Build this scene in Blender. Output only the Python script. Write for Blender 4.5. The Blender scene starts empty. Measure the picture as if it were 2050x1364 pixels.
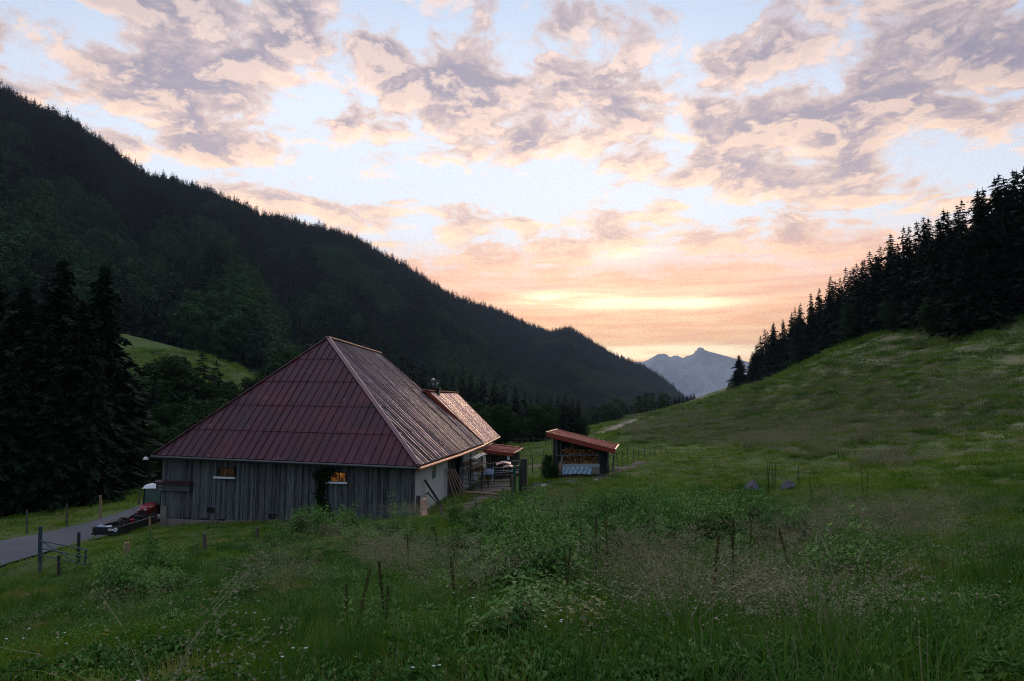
import bpy, math, random
import numpy as np
from mathutils import Vector, Matrix
PI = math.pi
SC = bpy.context.scene
HAZE = 7e-5
COL = SC.collection
rng = np.random.default_rng(7)
random.seed(7)

# ------------------------------------------------------------ camera maths
F = 1367.0
PITCH = math.atan((820 - 682) / F)
CP_, SP_ = math.cos(PITCH), math.sin(PITCH)

def BP(px, py, Y):
    """the point at forward distance Y seen at photo pixel px, py"""
    cx, cy = (px - 1025) / F, -(py - 682) / F
    d = np.array([cx, CP_ - cy * SP_, SP_ + cy * CP_])
    return d * (Y / d[1])

def PROJ(x, y, z):
    f = y * CP_ + z * SP_
    u = -y * SP_ + z * CP_
    f = np.where(f < .1, .1, f)
    return 1025 + F * x / f, 682 - F * u / f

# ------------------------------------------------------------ numpy noise
_T = np.random.default_rng(3).random((256, 256))
def vnoise(x, y):
    xi, yi = np.floor(x).astype(int), np.floor(y).astype(int)
    fx, fy = x - xi, y - yi
    fx, fy = fx * fx * (3 - 2 * fx), fy * fy * (3 - 2 * fy)
    a = _T[xi & 255, yi & 255]; b = _T[(xi + 1) & 255, yi & 255]
    c = _T[xi & 255, (yi + 1) & 255]; d = _T[(xi + 1) & 255, (yi + 1) & 255]
    return (a * (1 - fx) + b * fx) * (1 - fy) + (c * (1 - fx) + d * fx) * fy
def fbm(x, y, o=4):
    s, a, t = 0, .5, 0
    for i in range(o):
        s = s + a * vnoise(x * 2 ** i + 17 * i, y * 2 ** i + 5 * i); t += a; a *= .5
    return s / t
def sstep(a, b, x):
    t = np.clip((x - a) / (b - a), 0, 1)
    return t * t * (3 - 2 * t)

# ------------------------------------------------------------ terrain
GP = []
for px, py, Y in [
    (1025, 1364, 4.8), (500, 1364, 5.6), (0, 1364, 6.6), (2050, 1364, 4.2), (1025, 1200, 10), (1025, 1100, 18.5), (1025, 1030, 32),
    (1010, 998, 47), (960, 995, 47), (1300, 1000, 38), (1400, 1100, 17.5), (1400, 1250, 8.3), (1700, 1050, 21), (2050, 1100, 14), (2050, 1000, 24), (2050, 900, 42),
    (1700, 960, 38), (1500, 985, 36), (2050, 800, 62), (2050, 700, 86), (1950, 665, 108), (1850, 740, 95), (1700, 850, 76), (1700, 770, 115), (1700, 692, 180), (1600, 745, 225),
    (1850, 655, 130), (2050, 614, 113), (2200, 560, 100), (1465, 795, 320), (1400, 832, 200), (1330, 824, 262), (1250, 872, 120), (1180, 952, 58), (1110, 955, 57), (1240, 945, 58),
    (1300, 920, 75), (1450, 880, 100), (1550, 900, 62), (500, 1100, 24), (250, 1150, 24), (100, 1150, 27), (0, 1200, 21), (300, 1250, 12.5),
    (700, 1150, 15.5), (700, 1250, 9.3), (828, 1044, 36), (600, 1050, 37), (332, 1056, 40.5), (891, 1000, 44), (850, 1040, 34), (100, 1120, 30.5),
    (230, 1072, 37.5), (290, 1012, 50), (1047, 889, 138), (1115, 887, 140), (1215, 862, 222), (1195, 872, 188), (1100, 905, 100),
    (230, 665, 250), (500, 778, 200), (300, 770, 170), (430, 720, 232), (1290, 838, 300)]:
    GP.append(BP(px, py, Y))
for p in [(-22.8, 30.4, -7.0), (-27.6, 36.8, -7.0), (-22.5, 37.4, -7.0), (-26.3, 48.3, -7.0), (-35, 45, -7.6), (-50, 75, -8.5), (-30, 120, -9), (-75, 130, -6), (0, 165, -8.5), (0, 60, -6), (0, 90, -6.6), (-15, 75, -6.8), (-40, 200, -9.5), (-10, 260, -11),
          (20, 330, -12), (-60, 20, -6.8), (-60, -30, -6), (0, -30, 1.0), (40, -30, 9), (80, 20, 17), (120, 60, 28), (150, 120, 40), (180, 220, 48), (160, 330, 38),
          (80, 400, -2), (45, 330, -9), (-100, 60, -7), (-160, 100, 8), (-230, 200, 45), (-150, -20, 0), (60, 450, -12), (-100, 400, 0), (0, 500, -15), (12, 0.5, .3), (-12, 0.5, -3.6), (-3, 0, -2.1), (5, 0, -1.0)]:
    GP.append(np.array(p, float))
GP = np.array(GP)
_S = 60.0
def _ker(r2):
    return r2 * np.log(r2 + 1e-12) * .5
_A = GP[:, :2] / _S
_n = len(GP)
_K = _ker(((_A[:, None] - _A[None]) ** 2).sum(-1)) + np.eye(_n) * 2e-4
_M = np.zeros((_n + 3, _n + 3)); _M[:_n, :_n] = _K
_M[:_n, _n] = 1; _M[:_n, _n + 1:] = _A; _M[_n, :_n] = 1; _M[_n + 1:, :_n] = _A.T
_W = np.linalg.solve(_M, np.concatenate([GP[:, 2], [0, 0, 0]]))
def tps(x, y):
    x, y = np.asarray(x, float), np.asarray(y, float)
    sh = x.shape; X, Yy = x.ravel() / _S, y.ravel() / _S
    o = _W[_n] + _W[_n + 1] * X + _W[_n + 2] * Yy
    for i in range(_n):
        o = o + _W[i] * _ker((X - _A[i, 0]) ** 2 + (Yy - _A[i, 1]) ** 2)
    return o.reshape(sh)

ROAD = np.array([(-28, -20), (-26.5, 8), (-25.6, 23), (-25.2, 33), (-25.0, 40), (-24.6, 48), (-23.2, 60), (-19, 78), (-12, 98), (-3, 120), (7, 139), (16, 160), (23.5, 184), (29, 208), (35, 230), (44, 250), (54, 262)], float)
def smooth_line(P, n=14):
    P = np.array(P, float); out = []
    for i in range(len(P) - 1):
        p0, p1, p2, p3 = P[max(i - 1, 0)], P[i], P[i + 1], P[min(i + 2, len(P) - 1)]
        for t in np.linspace(0, 1, n, endpoint=False):
            out.append(.5 * (2 * p1 + (p2 - p0) * t + (2 * p0 - 5 * p1 + 4 * p2 - p3) * t * t + (3 * p1 - p0 - 3 * p2 + p3) * t ** 3))
    out.append(P[-1]); return np.array(out)
ROADS = smooth_line(ROAD)
def dist_line(x, y, L):
    x, y = np.asarray(x, float), np.asarray(y, float)
    best = np.full(x.shape, 1e9)
    for a, b in zip(L[:-1], L[1:]):
        d = b - a; t = np.clip(((x - a[0]) * d[0] + (y - a[1]) * d[1]) / (d @ d), 0, 1)
        best = np.minimum(best, (x - a[0] - t * d[0]) ** 2 + (y - a[1] - t * d[1]) ** 2)
    return np.sqrt(best)
BARN_C = np.array([(-19.6, 40.5), (-5.6, 36.6), (-3.0, 58.5), (-17.5, 62)])
def H(x, y):
    """height of the near ground"""
    x, y = np.asarray(x, float), np.asarray(y, float)
    z = tps(x, y)
    r = np.hypot(x, y)
    far = sstep(380, 560, r)
    base = -13 + 0 * x
    z = z * (1 - far) + base * far
    dr = dist_line(x, y, ROADS[::4])
    k = sstep(2.6, 7, dr)
    hill = sstep(15, 60, x)
    n = (fbm(x * .35, y * .35, 3) - .5) * .35 + (fbm(x * .09 + 40, y * .09, 3) - .5) * (.5 + 1.6 * hill)
    n += hill * (fbm(x * .22 - y * .05, y * .06 + z * .3, 2) - .5) * 1.5
    n += (fbm(x * .8 + 9, y * .8, 2) - .5) * .34 * sstep(14, 26, r) * sstep(160, 60, r)
    near = sstep(2, 12, r)
    bx = sstep(0, 8, np.hypot((x + 11) / 1.0, (y - 48) / 1.3) - 13)
    return z + n * k * near * (.25 + .75 * bx)
def Hs(x, y):
    return float(H(np.array([x]), np.array([y]))[0])

SKYL = np.array([(-700, -60), (-300, 60), (0, 196), (120, 248), (260, 342), (400, 393), (520, 432), (640, 458), (720, 488), (800, 533), (900, 598), (1000, 630), (1060, 658), (1100, 673), (1140, 664),
                 (1180, 688), (1230, 720), (1290, 742), (1340, 776), (1362, 798), (1385, 812)], float)
RID = [(-700, 800), (0, 900), (640, 1250), (900, 1550), (1000, 1900), (1100, 2300), (1140, 2150), (1385, 2500)]
FOOT = [(-700, 200), (0, 225), (230, 256), (500, 236), (600, 270), (800, 350), (1000, 520), (1200, 900), (1300, 1400), (1385, 2000)]
FZ = [(-700, 40), (0, 30), (230, 29), (500, 13), (600, 1), (800, -9), (1000, -13), (1385, -14)]
def _ip(t, x): t = np.array(t, float); return np.interp(x, t[:, 0], t[:, 1])
def mount(px, t):
    """point of the forested mountainside: photo column px, 0 foot .. 1 ridge"""
    px = np.asarray(px, float); t = np.asarray(t, float)
    a = (px - 1025) / F / (CP_ - 0 * SP_)
    R, Fo, zf = _ip(RID, px), _ip(FOOT, px), _ip(FZ, px)
    py = np.interp(px, SKYL[:, 0], SKYL[:, 1]) - 8 + 15 / R * F
    cy = -(py - 682) / F
    zr = R * (SP_ + cy * CP_) / (CP_ - cy * SP_)
    Yv = Fo + (R - Fo) * t
    tt = np.clip(t, 0, 1)
    s = tt ** 1.12
    z = zf + (zr - zf) * s
    over = np.clip(t - 1, 0, None)
    z = z - over * (zr - zf) * .9
    x = a * Yv * (1 + .0 * t)
    amp = 26 * np.clip(zr - zf, 20, 500) / 300 * np.sin(np.clip(t, 0, 1) * PI) ** .8
    n = (fbm(px * .009 + 3, t * 1.6 + 2, 4) - .5) * 2 + .8 * (fbm(px * .022 + t * 2.5, t * 2.5, 3) - .5)
    z = z + amp * n * 1.7
    return x, Yv, z

# ------------------------------------------------------------ objects
def link(o): COL.objects.link(o); return o
def props(o, label=None, cat=None, group=None, kind=None):
    if label: o['label'] = label
    if cat: o['category'] = cat
    if group: o['group'] = group
    if kind: o['kind'] = kind
    return o
def thing(name, loc, label, cat, group=None, rz=0):
    o = bpy.data.objects.new(name, None); o.location = loc; o.rotation_euler = (0, 0, rz); o.empty_display_size = .3
    link(o); return props(o, label, cat, group)

class MB:
    """collects faces; build() links them as one mesh object"""
    def __init__(s): s.v = []; s.f = []; s.uv = []; s.m = []
    def poly(s, pts, uv=None, m=0):
        i = len(s.v); s.v += [tuple(map(float, p)) for p in pts]; s.f.append(tuple(range(i, i + len(pts))))
        s.uv += list(uv) if uv is not None else [(0, 0)] * len(pts); s.m.append(m)
    def hexa(s, c, m=0, uvs=0.0):
        """eight corners: bottom 0-3, top 4-7"""
        for a, b, cc, d in ((0, 3, 2, 1), (4, 5, 6, 7), (0, 1, 5, 4), (1, 2, 6, 5), (2, 3, 7, 6), (3, 0, 4, 7)):
            s.poly([c[a], c[b], c[cc], c[d]], [(uvs, 0), (uvs + .1, 0), (uvs + .1, 1), (uvs, 1)], m)
    def box(s, c, sx, sy, sz, ax=None, ay=None, az=None, m=0, uvs=0.0):
        c = np.array(c, float)
        ax = np.array([1, 0, 0.]) if ax is None else np.array(ax, float) / np.linalg.norm(ax)
        ay = np.array([0, 1, 0.]) if ay is None else np.array(ay, float) / np.linalg.norm(ay)
        az = np.array([0, 0, 1.]) if az is None else np.array(az, float) / np.linalg.norm(az)
        q = []
        for dz in (-.5, .5):
            for dx, dy in ((-.5, -.5), (.5, -.5), (.5, .5), (-.5, .5)):
                q.append(c + ax * dx * sx + ay * dy * sy + az * dz * sz)
        s.hexa(q, m, uvs)
    def bar(s, a, b, w, h=None, up=(0, 0, 1), m=0, uvs=0.0):
        a, b = np.array(a, float), np.array(b, float); h = h or w
        d = b - a; L = np.linalg.norm(d); d /= L
        up = np.array(up, float)
        if abs(d @ up) > .95: up = np.array([0, 1., 0])
        sx = np.cross(d, up); sx /= np.linalg.norm(sx); u = np.cross(sx, d)
        s.box((a + b) / 2, w, L, h, sx, d, u, m, uvs)
    def tube(s, pts, r, n=8, m=0, cap=True):
        pts = [np.array(p, float) for p in pts]
        rs = r if hasattr(r, '__len__') else [r] * len(pts)
        rings = []
        for i, p in enumerate(pts):
            d = pts[min(i + 1, len(pts) - 1)] - pts[max(i - 1, 0)]; d /= np.linalg.norm(d) + 1e-9
            up = np.array([0, 0, 1.]) if abs(d[2]) < .9 else np.array([0, 1., 0])
            x = np.cross(d, up); x /= np.linalg.norm(x); y = np.cross(x, d)
            i0 = len(s.v)
            for k in range(n):
                a = 2 * PI * k / n
                s.v.append(tuple(p + (x * math.cos(a) + y * math.sin(a)) * rs[i]))
            rings.append(i0)
        for i in range(len(pts) - 1):
            for k in range(n):
                a, b = rings[i] + k, rings[i] + (k + 1) % n
                c, d = rings[i + 1] + (k + 1) % n, rings[i + 1] + k
                s.f.append((a, d, c, b)); s.uv += [(k / n, 0), (k / n, 1), ((k + 1) / n, 1), ((k + 1) / n, 0)]; s.m.append(m)
        if cap:
            for r0, rev in ((rings[0], 0), (rings[-1], 1)):
                idx = list(range(r0, r0 + n)); idx = idx[::-1] if rev else idx
                s.f.append(tuple(idx)); s.uv += [(0, 0)] * n; s.m.append(m)
    def grid(s, fn, nu, nv, m=0):
        i0 = len(s.v)
        for i in range(nu + 1):
            for j in range(nv + 1): s.v.append(tuple(map(float, fn(i / nu, j / nv))))
        for i in range(nu):
            for j in range(nv):
                a = i0 + i * (nv + 1) + j; s.f.append((a, a + nv + 1, a + nv + 2, a + 1)); s.m.append(m)
                s.uv += [(i / nu * 2.5, j / nv), ((i + 1) / nu * 2.5, j / nv), ((i + 1) / nu * 2.5, (j + 1) / nv), (i / nu * 2.5, (j + 1) / nv)]
    def build(s, name, mats, parent=None, smooth=False, base=None):
        if not isinstance(mats, (list, tuple)): mats = [mats]
        me = bpy.data.meshes.new(name)
        off = np.array(parent_base(parent) if base is None else base)
        V = np.array(s.v) - off
        if base is None and parent is not None:
            rz = root_rz(parent)
            if rz:
                c_, s_ = math.cos(-rz), math.sin(-rz)
                V = np.stack([V[:, 0] * c_ - V[:, 1] * s_, V[:, 0] * s_ + V[:, 1] * c_, V[:, 2]], 1)
        me.from_pydata(V.tolist(), [], s.f)
        ul = me.uv_layers.new(name='UVMap'); ul.data.foreach_set('uv', np.array(s.uv, dtype=np.float32).ravel())
        for m in mats: me.materials.append(m)
        me.polygons.foreach_set('material_index', s.m)
        if smooth: me.polygons.foreach_set('use_smooth', [True] * len(s.f))
        me.update()
        o = bpy.data.objects.new(name, me); link(o)
        if parent is not None: o.parent = parent
        elif base is not None: o.location = base
        return o
def root_of(o):
    while o.parent is not None: o = o.parent
    return o
def root_rz(o): return root_of(o).rotation_euler[2]
def parent_base(o):
    return (0, 0, 0) if o is None else tuple(root_of(o).location)

def np_mesh(name, V, Fc, mats, smooth=False, uv=None, attrs=None):
    """Fc: (n,3) or (n,4) index array"""
    me = bpy.data.meshes.new(name); k = Fc.shape[1]; n = len(Fc)
    me.vertices.add(len(V)); me.vertices.foreach_set('co', np.ascontiguousarray(V, dtype=np.float32).ravel())
    me.loops.add(n * k); me.loops.foreach_set('vertex_index', np.ascontiguousarray(Fc, dtype=np.int32).ravel())
    me.polygons.add(n); me.polygons.foreach_set('loop_start', np.arange(0, n * k, k, dtype=np.int32))
    if smooth: me.polygons.foreach_set('use_smooth', np.ones(n, dtype=bool))
    me.update(calc_edges=True); me.validate()
    for m in (mats if isinstance(mats, (list, tuple)) else [mats]): me.materials.append(m)
    if attrs:
        for an, av in attrs.items():
            at = me.attributes.new(an, 'FLOAT', 'POINT'); at.data.foreach_set('value', np.ascontiguousarray(av, dtype=np.float32))
    return me

# ------------------------------------------------------------ materials
def mat(name):
    m = bpy.data.materials.new(name); m.use_nodes = True
    nt = m.node_tree; nt.nodes.clear(); return m, G(nt)
class G:
    """short-hand for node graphs"""
    def __init__(s, nt): s.nt = nt
    def n(s, t, ins=None, **kw):
        nd = s.nt.nodes.new(t)
        for k, v in kw.items(): setattr(nd, k, v)
        for k, v in (ins or {}).items(): s.set(nd.inputs[k], v)
        return nd
    def set(s, sock, v):
        if isinstance(v, bpy.types.NodeSocket): s.nt.links.new(v, sock)
        elif isinstance(v, bpy.types.Node): s.nt.links.new(v.outputs[0], sock)
        else:
            if hasattr(sock.default_value, '__len__') and not isinstance(v, str):
                v = tuple(v); L = len(sock.default_value)
                v = v + (1.0,) * (L - len(v)) if len(v) < L else v[:L]
            sock.default_value = v
    def m(s, op, a, b=None, c=None, clamp=False):
        nd = s.nt.nodes.new('ShaderNodeMath'); nd.operation = op; nd.use_clamp = clamp
        s.set(nd.inputs[0], a)
        if b is not None: s.set(nd.inputs[1], b)
        if c is not None: s.set(nd.inputs[2], c)
        return nd.outputs[0]
    def vm(s, op, a, b=None, sc=None):
        nd = s.nt.nodes.new('ShaderNodeVectorMath'); nd.operation = op
        s.set(nd.inputs[0], a)
        if b is not None: s.set(nd.inputs[1], b)
        if sc is not None: s.set(nd.inputs['Scale'], sc)
        return nd.outputs['Value'] if op in ('DOT_PRODUCT', 'LENGTH') else nd.outputs[0]
    def mix(s, f, a, b, blend='MIX'):
        nd = s.nt.nodes.new('ShaderNodeMix'); nd.data_type = 'RGBA'; nd.blend_type = blend
        s.set(nd.inputs[0], f); s.set(nd.inputs[6], a); s.set(nd.inputs[7], b); return nd.outputs[2]
    def ramp(s, f, stops, interp='LINEAR'):
        nd = s.nt.nodes.new('ShaderNodeValToRGB'); cr = nd.color_ramp; cr.interpolation = interp
        while len(cr.elements) < len(stops): cr.elements.new(.5)
        for e, (p, c) in zip(cr.elements, stops):
            e.position = p; e.color = tuple(c) + (1,) if len(c) == 3 else c
        s.set(nd.inputs[0], f); return nd.outputs[0]
    def noise(s, vec, scale, detail=4, rough=.5, dist=0, out='Fac'):
        nd = s.nt.nodes.new('ShaderNodeTexNoise')
        if vec is not None: s.set(nd.inputs['Vector'], vec)
        nd.inputs['Scale'].default_value = scale; nd.inputs['Detail'].default_value = detail
        nd.inputs['Roughness'].default_value = rough; nd.inputs['Distortion'].default_value = dist
        return nd.outputs[out]
    def ss(s, x, a, b):
        nd = s.nt.nodes.new('ShaderNodeMapRange'); nd.interpolation_type = 'SMOOTHSTEP'
        s.set(nd.inputs[0], x); s.set(nd.inputs[1], a); s.set(nd.inputs[2], b); return nd.outputs[0]
    def surf(s, sh):
        o = s.nt.nodes.new('ShaderNodeOutputMaterial'); s.nt.links.new(sh if isinstance(sh, bpy.types.NodeSocket) else sh.outputs[0], o.inputs[0])
    def pbr(s, col, rough=.7, metal=0, bump=None, bstr=.3, spec=.5, bdist=.02, **kw):
        p = s.n('ShaderNodeBsdfPrincipled', {'Base Color': col, 'Roughness': rough, 'Metallic': metal, 'Specular IOR Level': spec})
        if bump is not None:
            b = s.n('ShaderNodeBump', {'Strength': bstr, 'Distance': bdist, 'Height': bump}); s.nt.links.new(b.outputs[0], p.inputs['Normal'])
        for k, v in kw.items(): s.set(p.inputs[k.replace('_', ' ')], v)
        s.surf(p); return p

def mat_simple(name, col, rough=.7, metal=0, var=.25, scale=6, bstr=.25, spec=.4):
    m, g = mat(name)
    tc = g.n('ShaderNodeTexCoord').outputs['Object']
    nz = g.noise(tc, scale, 6, .65)
    c = g.mix(nz, tuple(x * (1 - var) for x in col), tuple(min(1, x * (1 + var)) for x in col))
    g.pbr(c, rough, metal, nz, bstr, spec); return m

def mat_leaf(name, c1, c2, c3=None, scale=.02, trans=.3, rnd=.5, rough=.6):
    """foliage: tone varies from plant to plant and in broad patches"""
    m, g = mat(name)
    pos = g.n('ShaderNodeNewGeometry').outputs['Position']
    r = g.n('ShaderNodeObjectInfo').outputs['Random']
    nz = g.ss(g.noise(pos, scale, 3, .5), .32, .68)
    f = g.m('ADD', g.m('MULTIPLY', nz, 1 - rnd), g.m('MULTIPLY', r, rnd))
    c = g.mix(f, c1, c2)
    if c3 is not None:
        c = g.mix(g.ss(g.noise(pos, scale * 7.3, 2), .5, .7), c, c3)
    d = g.n('ShaderNodeBsdfPrincipled', {'Base Color': c, 'Roughness': rough, 'Specular IOR Level': .06})
    t = g.n('ShaderNodeBsdfTranslucent', {'Color': g.mix(.5, c, (c1[0] * 1.5, c1[1] * 1.7, c1[2]))})
    mx = g.n('ShaderNodeMixShader', {0: trans, 1: d, 2: t}); g.surf(mx); return m

def GXY(px, Y):
    z = -6.0
    for _ in range(4):
        x = (px - 1025) / F * (Y * CP_ + z * SP_); z = Hs(x, Y)
    return np.array([x, Y, z])
def XZ(px, Y, z):
    return np.array([(px - 1025) / F * (Y * CP_ + z * SP_), Y, z])
def unit(v): v = np.array(v, float); return v / np.linalg.norm(v)
def ray_plane(px, py, P0, N):
    d = BP(px, py, 1.0); return d * ((np.array(P0) @ N) / (d @ N))

# ------------------------------------------------------------ materials for buildings
def mk_boards(name, c1, c2, dark=(.02, .02, .022), knots=True, zs=1.0):
    m, g = mat(name)
    uv = g.n('ShaderNodeUVMap').outputs[0]; sx = g.n('ShaderNodeSeparateXYZ', {0: uv}).outputs[0]
    tc = g.n('ShaderNodeTexCoord').outputs['Object']
    st = g.vm('MULTIPLY', tc, (9, 9, .55)); st2 = g.vm('MULTIPLY', tc, (30, 30, 1.2))
    n1 = g.noise(st, 1.6, 6, .7); n2 = g.noise(st2, 2.0, 4, .7); n3 = g.noise(tc, .5, 4, .6)
    rnd = g.n('ShaderNodeTexWhiteNoise', {'Vector': g.n('ShaderNodeCombineXYZ', {0: g.m('FLOOR', g.m('MULTIPLY', sx, 9.99))}).outputs[0]}).outputs[0]
    f = g.m('ADD', g.m('MULTIPLY', g.m('POWER', rnd, 1.6), .68), g.m('MULTIPLY', g.ss(n1, .40, .60), .32))
    c = g.mix(f, c1, c2)
    c = g.mix(g.m('MULTIPLY', g.ss(n2, .50, .64), .7), c, dark)
    c = g.mix(g.m('MULTIPLY', g.ss(n3, .55, .75), .35), c, (.05, .035, .025))
    if knots:
        v = g.n('ShaderNodeTexVoronoi', {'Vector': g.vm('MULTIPLY', tc, (5, 5, 2.2)), 'Scale': 1.4}).outputs[0]
        c = g.mix(g.ss(v, .10, .05), c, (c2[0] * 1.3, c2[1] * 1.3, c2[2] * 1.3))
    g.pbr(c, .8, 0, n2, .5, .3); return m
M = {}
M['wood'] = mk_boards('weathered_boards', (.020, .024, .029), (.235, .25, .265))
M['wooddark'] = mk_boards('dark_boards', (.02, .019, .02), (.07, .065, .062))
M['woodbrown'] = mk_boards('brown_boards', (.10, .065, .04), (.26, .18, .12))
M['woodred'] = mk_boards('reddish_planks', (.12, .07, .05), (.36, .26, .21), knots=False)
M['post'] = mk_boards('post_wood', (.06, .05, .042), (.17, .145, .12), knots=False)
M['postpale'] = mk_boards('peeled_post_wood', (.2, .13, .07), (.42, .3, .18), knots=False)

def mk_roof(name, c1, c2, pale, rust, rough, metal, streak=1.0, paleamt=.5, sheet=1.1, rowlen=2.25, spec=.5):
    m, g = mat(name)
    uv = g.n('ShaderNodeUVMap').outputs[0]; s = g.n('ShaderNodeSeparateXYZ', {0: uv})
    u, v = s.outputs[0], s.outputs[1]
    row = g.m('FLOOR', g.m('DIVIDE', v, rowlen)); colm = g.m('FLOOR', g.m('DIVIDE', g.m('ADD', u, g.m('MULTIPLY', row, .37)), sheet))
    rnd = g.n('ShaderNodeTexWhiteNoise', {'Vector': g.n('ShaderNodeCombineXYZ', {0: row, 1: colm}).outputs[0]}).outputs[0]
    uvs = g.n('ShaderNodeCombineXYZ', {0: g.m('MULTIPLY', u, 4.5), 1: g.m('MULTIPLY', v, .35)}).outputs[0]
    n1 = g.noise(uvs, 1.0, 6, .7); n2 = g.noise(uv, .35, 5, .65); n3 = g.noise(uv, 2.2, 6, .75)
    f = g.m('ADD', g.m('MULTIPLY', rnd, .55), g.m('MULTIPLY', g.ss(n1, .3, .7), .45))
    c = g.mix(f, c1, c2)
    c = g.mix(g.m('MULTIPLY', g.ss(n2, .45, .7), .45), c, rust)
    # pale corrosion that sits at the sheet overlaps and runs down in streaks
    fr = g.m('FRACT', g.m('DIVIDE', v, rowlen)); seam = g.ss(g.m('ABSOLUTE', g.m('SUBTRACT', fr, .02)), .10, .0)
    n4 = g.noise(uvs, 2.3, 5, .7)
    pf = g.m('MULTIPLY', g.m('MAXIMUM', g.m('MULTIPLY', seam, g.ss(n3, .54, .66)), g.m('MULTIPLY', g.ss(n4, .56, .70), streak)), paleamt)
    c = g.mix(pf, c, pale)
    ro = g.m('ADD', rough, g.m('MULTIPLY', g.m('SUBTRACT', n3, .5), .35))
    g.pbr(c, ro, metal, n3, .12, spec); return m
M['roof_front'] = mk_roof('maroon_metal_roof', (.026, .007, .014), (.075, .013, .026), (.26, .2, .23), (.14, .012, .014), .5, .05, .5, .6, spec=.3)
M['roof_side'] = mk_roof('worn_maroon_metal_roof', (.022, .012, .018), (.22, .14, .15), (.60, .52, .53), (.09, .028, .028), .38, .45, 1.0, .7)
M['roof_house'] = mk_roof('copper_red_metal_roof', (.80, .46, .33), (.92, .56, .42), (.95, .72, .58), (.75, .4, .27), .27, .85, .1, .2, 1.0, 20)
M['roof_red'] = mk_roof('brick_red_metal_roof', (.20, .028, .016), (.33, .05, .03), (.45, .2, .14), (.25, .035, .02), .42, .2, .15, .3, 1.0, 20)
M['fascia_red'] = mat_simple('red_metal_fascia', (.27, .042, .022), .45, .15, .15, 3)
M['cap'] = mat_simple('pale_metal_cap', (.42, .28, .26), .3, .6, .25, 3)
M['cap_red'] = mat_simple('maroon_metal_cap', (.13, .06, .07), .38, .4, .3, 3)
M['copper'] = mat_simple('copper_gutter_metal', (.55, .27, .17), .42, .6, .2, 4)
M['gutter'] = mat_simple('dull_gutter_metal', (.09, .09, .1), .45, .6, .2, 4)
M['plaster'] = None
m, g = mat('pale_panel_wall')
tc = g.n('ShaderNodeTexCoord').outputs['Object']
nz = g.noise(g.vm('MULTIPLY', tc, (1.5, 1.5, .5)), 1.5, 6, .7)
z_ = g.n('ShaderNodeSeparateXYZ', {0: tc}).outputs[2]
c = g.mix(nz, (.34, .36, .36), (.52, .53, .52))
c = g.mix(g.m('MULTIPLY', g.ss(g.m('ADD', z_, g.m('MULTIPLY', nz, 1.2)), 1.5, .5), .8), c, (.30, .21, .16))
g.pbr(c, .8, 0, nz, .2); M['plaster'] = m
M['concrete'] = mat_simple('stained_concrete', (.2, .18, .16), .9, 0, .45, 1.6, .6)
M['stone'] = mat_simple('lichen_grey_stone', (.085, .08, .10), .9, 0, .55, 3.2, .9)
M['rock_white'] = mat_simple('pale_limestone', (.42, .4, .38), .85, 0, .3, 5, .6)
M['white'] = mat_simple('white_paint', (.72, .74, .78), .45, 0, .08, 4, .05)
M['darkmetal'] = mat_simple('dark_steel', (.035, .037, .04), .5, .5, .3, 8)
M['bluesteel'] = mat_simple('blue_grey_gate_paint', (.04, .065, .09), .5, .2, .3, 8)
M['galv'] = mat_simple('galvanised_steel', (.32, .33, .35), .4, .8, .2, 8)
M['greensteel'] = mat_simple('green_painted_steel', (.015, .10, .045), .5, .1, .3, 8)
M['black'] = mat_simple('black_rubber', (.012, .012, .013), .8, 0, .2, 10)
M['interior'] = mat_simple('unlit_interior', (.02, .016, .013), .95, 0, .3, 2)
M['rust'] = mat_simple('rusty_sheet', (.34, .2, .15), .6, .3, .45, 2.2, .5)
M['redpaint'] = mat_simple('red_tractor_paint', (.22, .006, .010), .4, .1, .1, 5, .02, .6)
M['tub'] = mat_simple('pale_blue_plastic', (.42, .55, .72), .4, 0, .1, 5)
M['yellow'] = mat_simple('yellow_plastic', (.55, .33, .04), .5, 0, .15, 5)
M['pinksheet'] = mat_simple('pale_red_sheet', (.62, .33, .3), .35, .2, .15, 5)
M['orange'] = mat_simple('orange_plastic', (.5, .1, .03), .5, 0, .15, 5)
m, g = mat('cab_glass'); g.pbr((.05, .11, .10), .06, 0, spec=.9); M['glass'] = m
def mk_window(name, cA, cB, s, off):
    m, g = mat(name)
    tc = g.n('ShaderNodeTexCoord').outputs['Object']
    nz = g.noise(g.vm('ADD', tc, off), 2.4, 4, .55)
    c = g.ramp(nz, [(.38, (.012, .006, .003)), (.55, cA), (.72, cB)])
    p = g.n('ShaderNodeBsdfPrincipled', {'Base Color': (.02, .015, .01), 'Roughness': .08, 'Specular IOR Level': .5, 'Emission Color': c, 'Emission Strength': s})
    g.surf(p); return m
M['win_dim'] = mk_window('dim_lit_window', (.04, .016, .008), (.08, .035, .015), .4, (0, 0, 3))
M['win_lit'] = mk_window('amber_lit_window', (.22, .08, .012), (.66, .30, .07), .8, (2.3, 5, 1))
m, g = mat('blue_white_tarpaulin')
uv = g.n('ShaderNodeUVMap').outputs[0]
nz = g.noise(g.vm('MULTIPLY', uv, (7, 9, 1)), 1.2, 4, .6); n2 = g.noise(g.vm('MULTIPLY', uv, (2, 14, 1)), 1.0, 3, .5)
c = g.mix(g.ss(nz, .42, .58), (.06, .22, .36), (.62, .74, .82))
c = g.mix(g.ss(n2, .56, .64), c, (.03, .10, .17))
g.pbr(c, .3, 0, nz, .6); M['tarp'] = m
M['tarpgrey'] = mat_simple('grey_tarpaulin_edge', (.30, .36, .40), .45, 0, .3, 4, .4)
m, g = mat('firewood_ends')
uv = g.n('ShaderNodeUVMap').outputs[0]; sx = g.n('ShaderNodeSeparateXYZ', {0: uv}).outputs[0]
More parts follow.
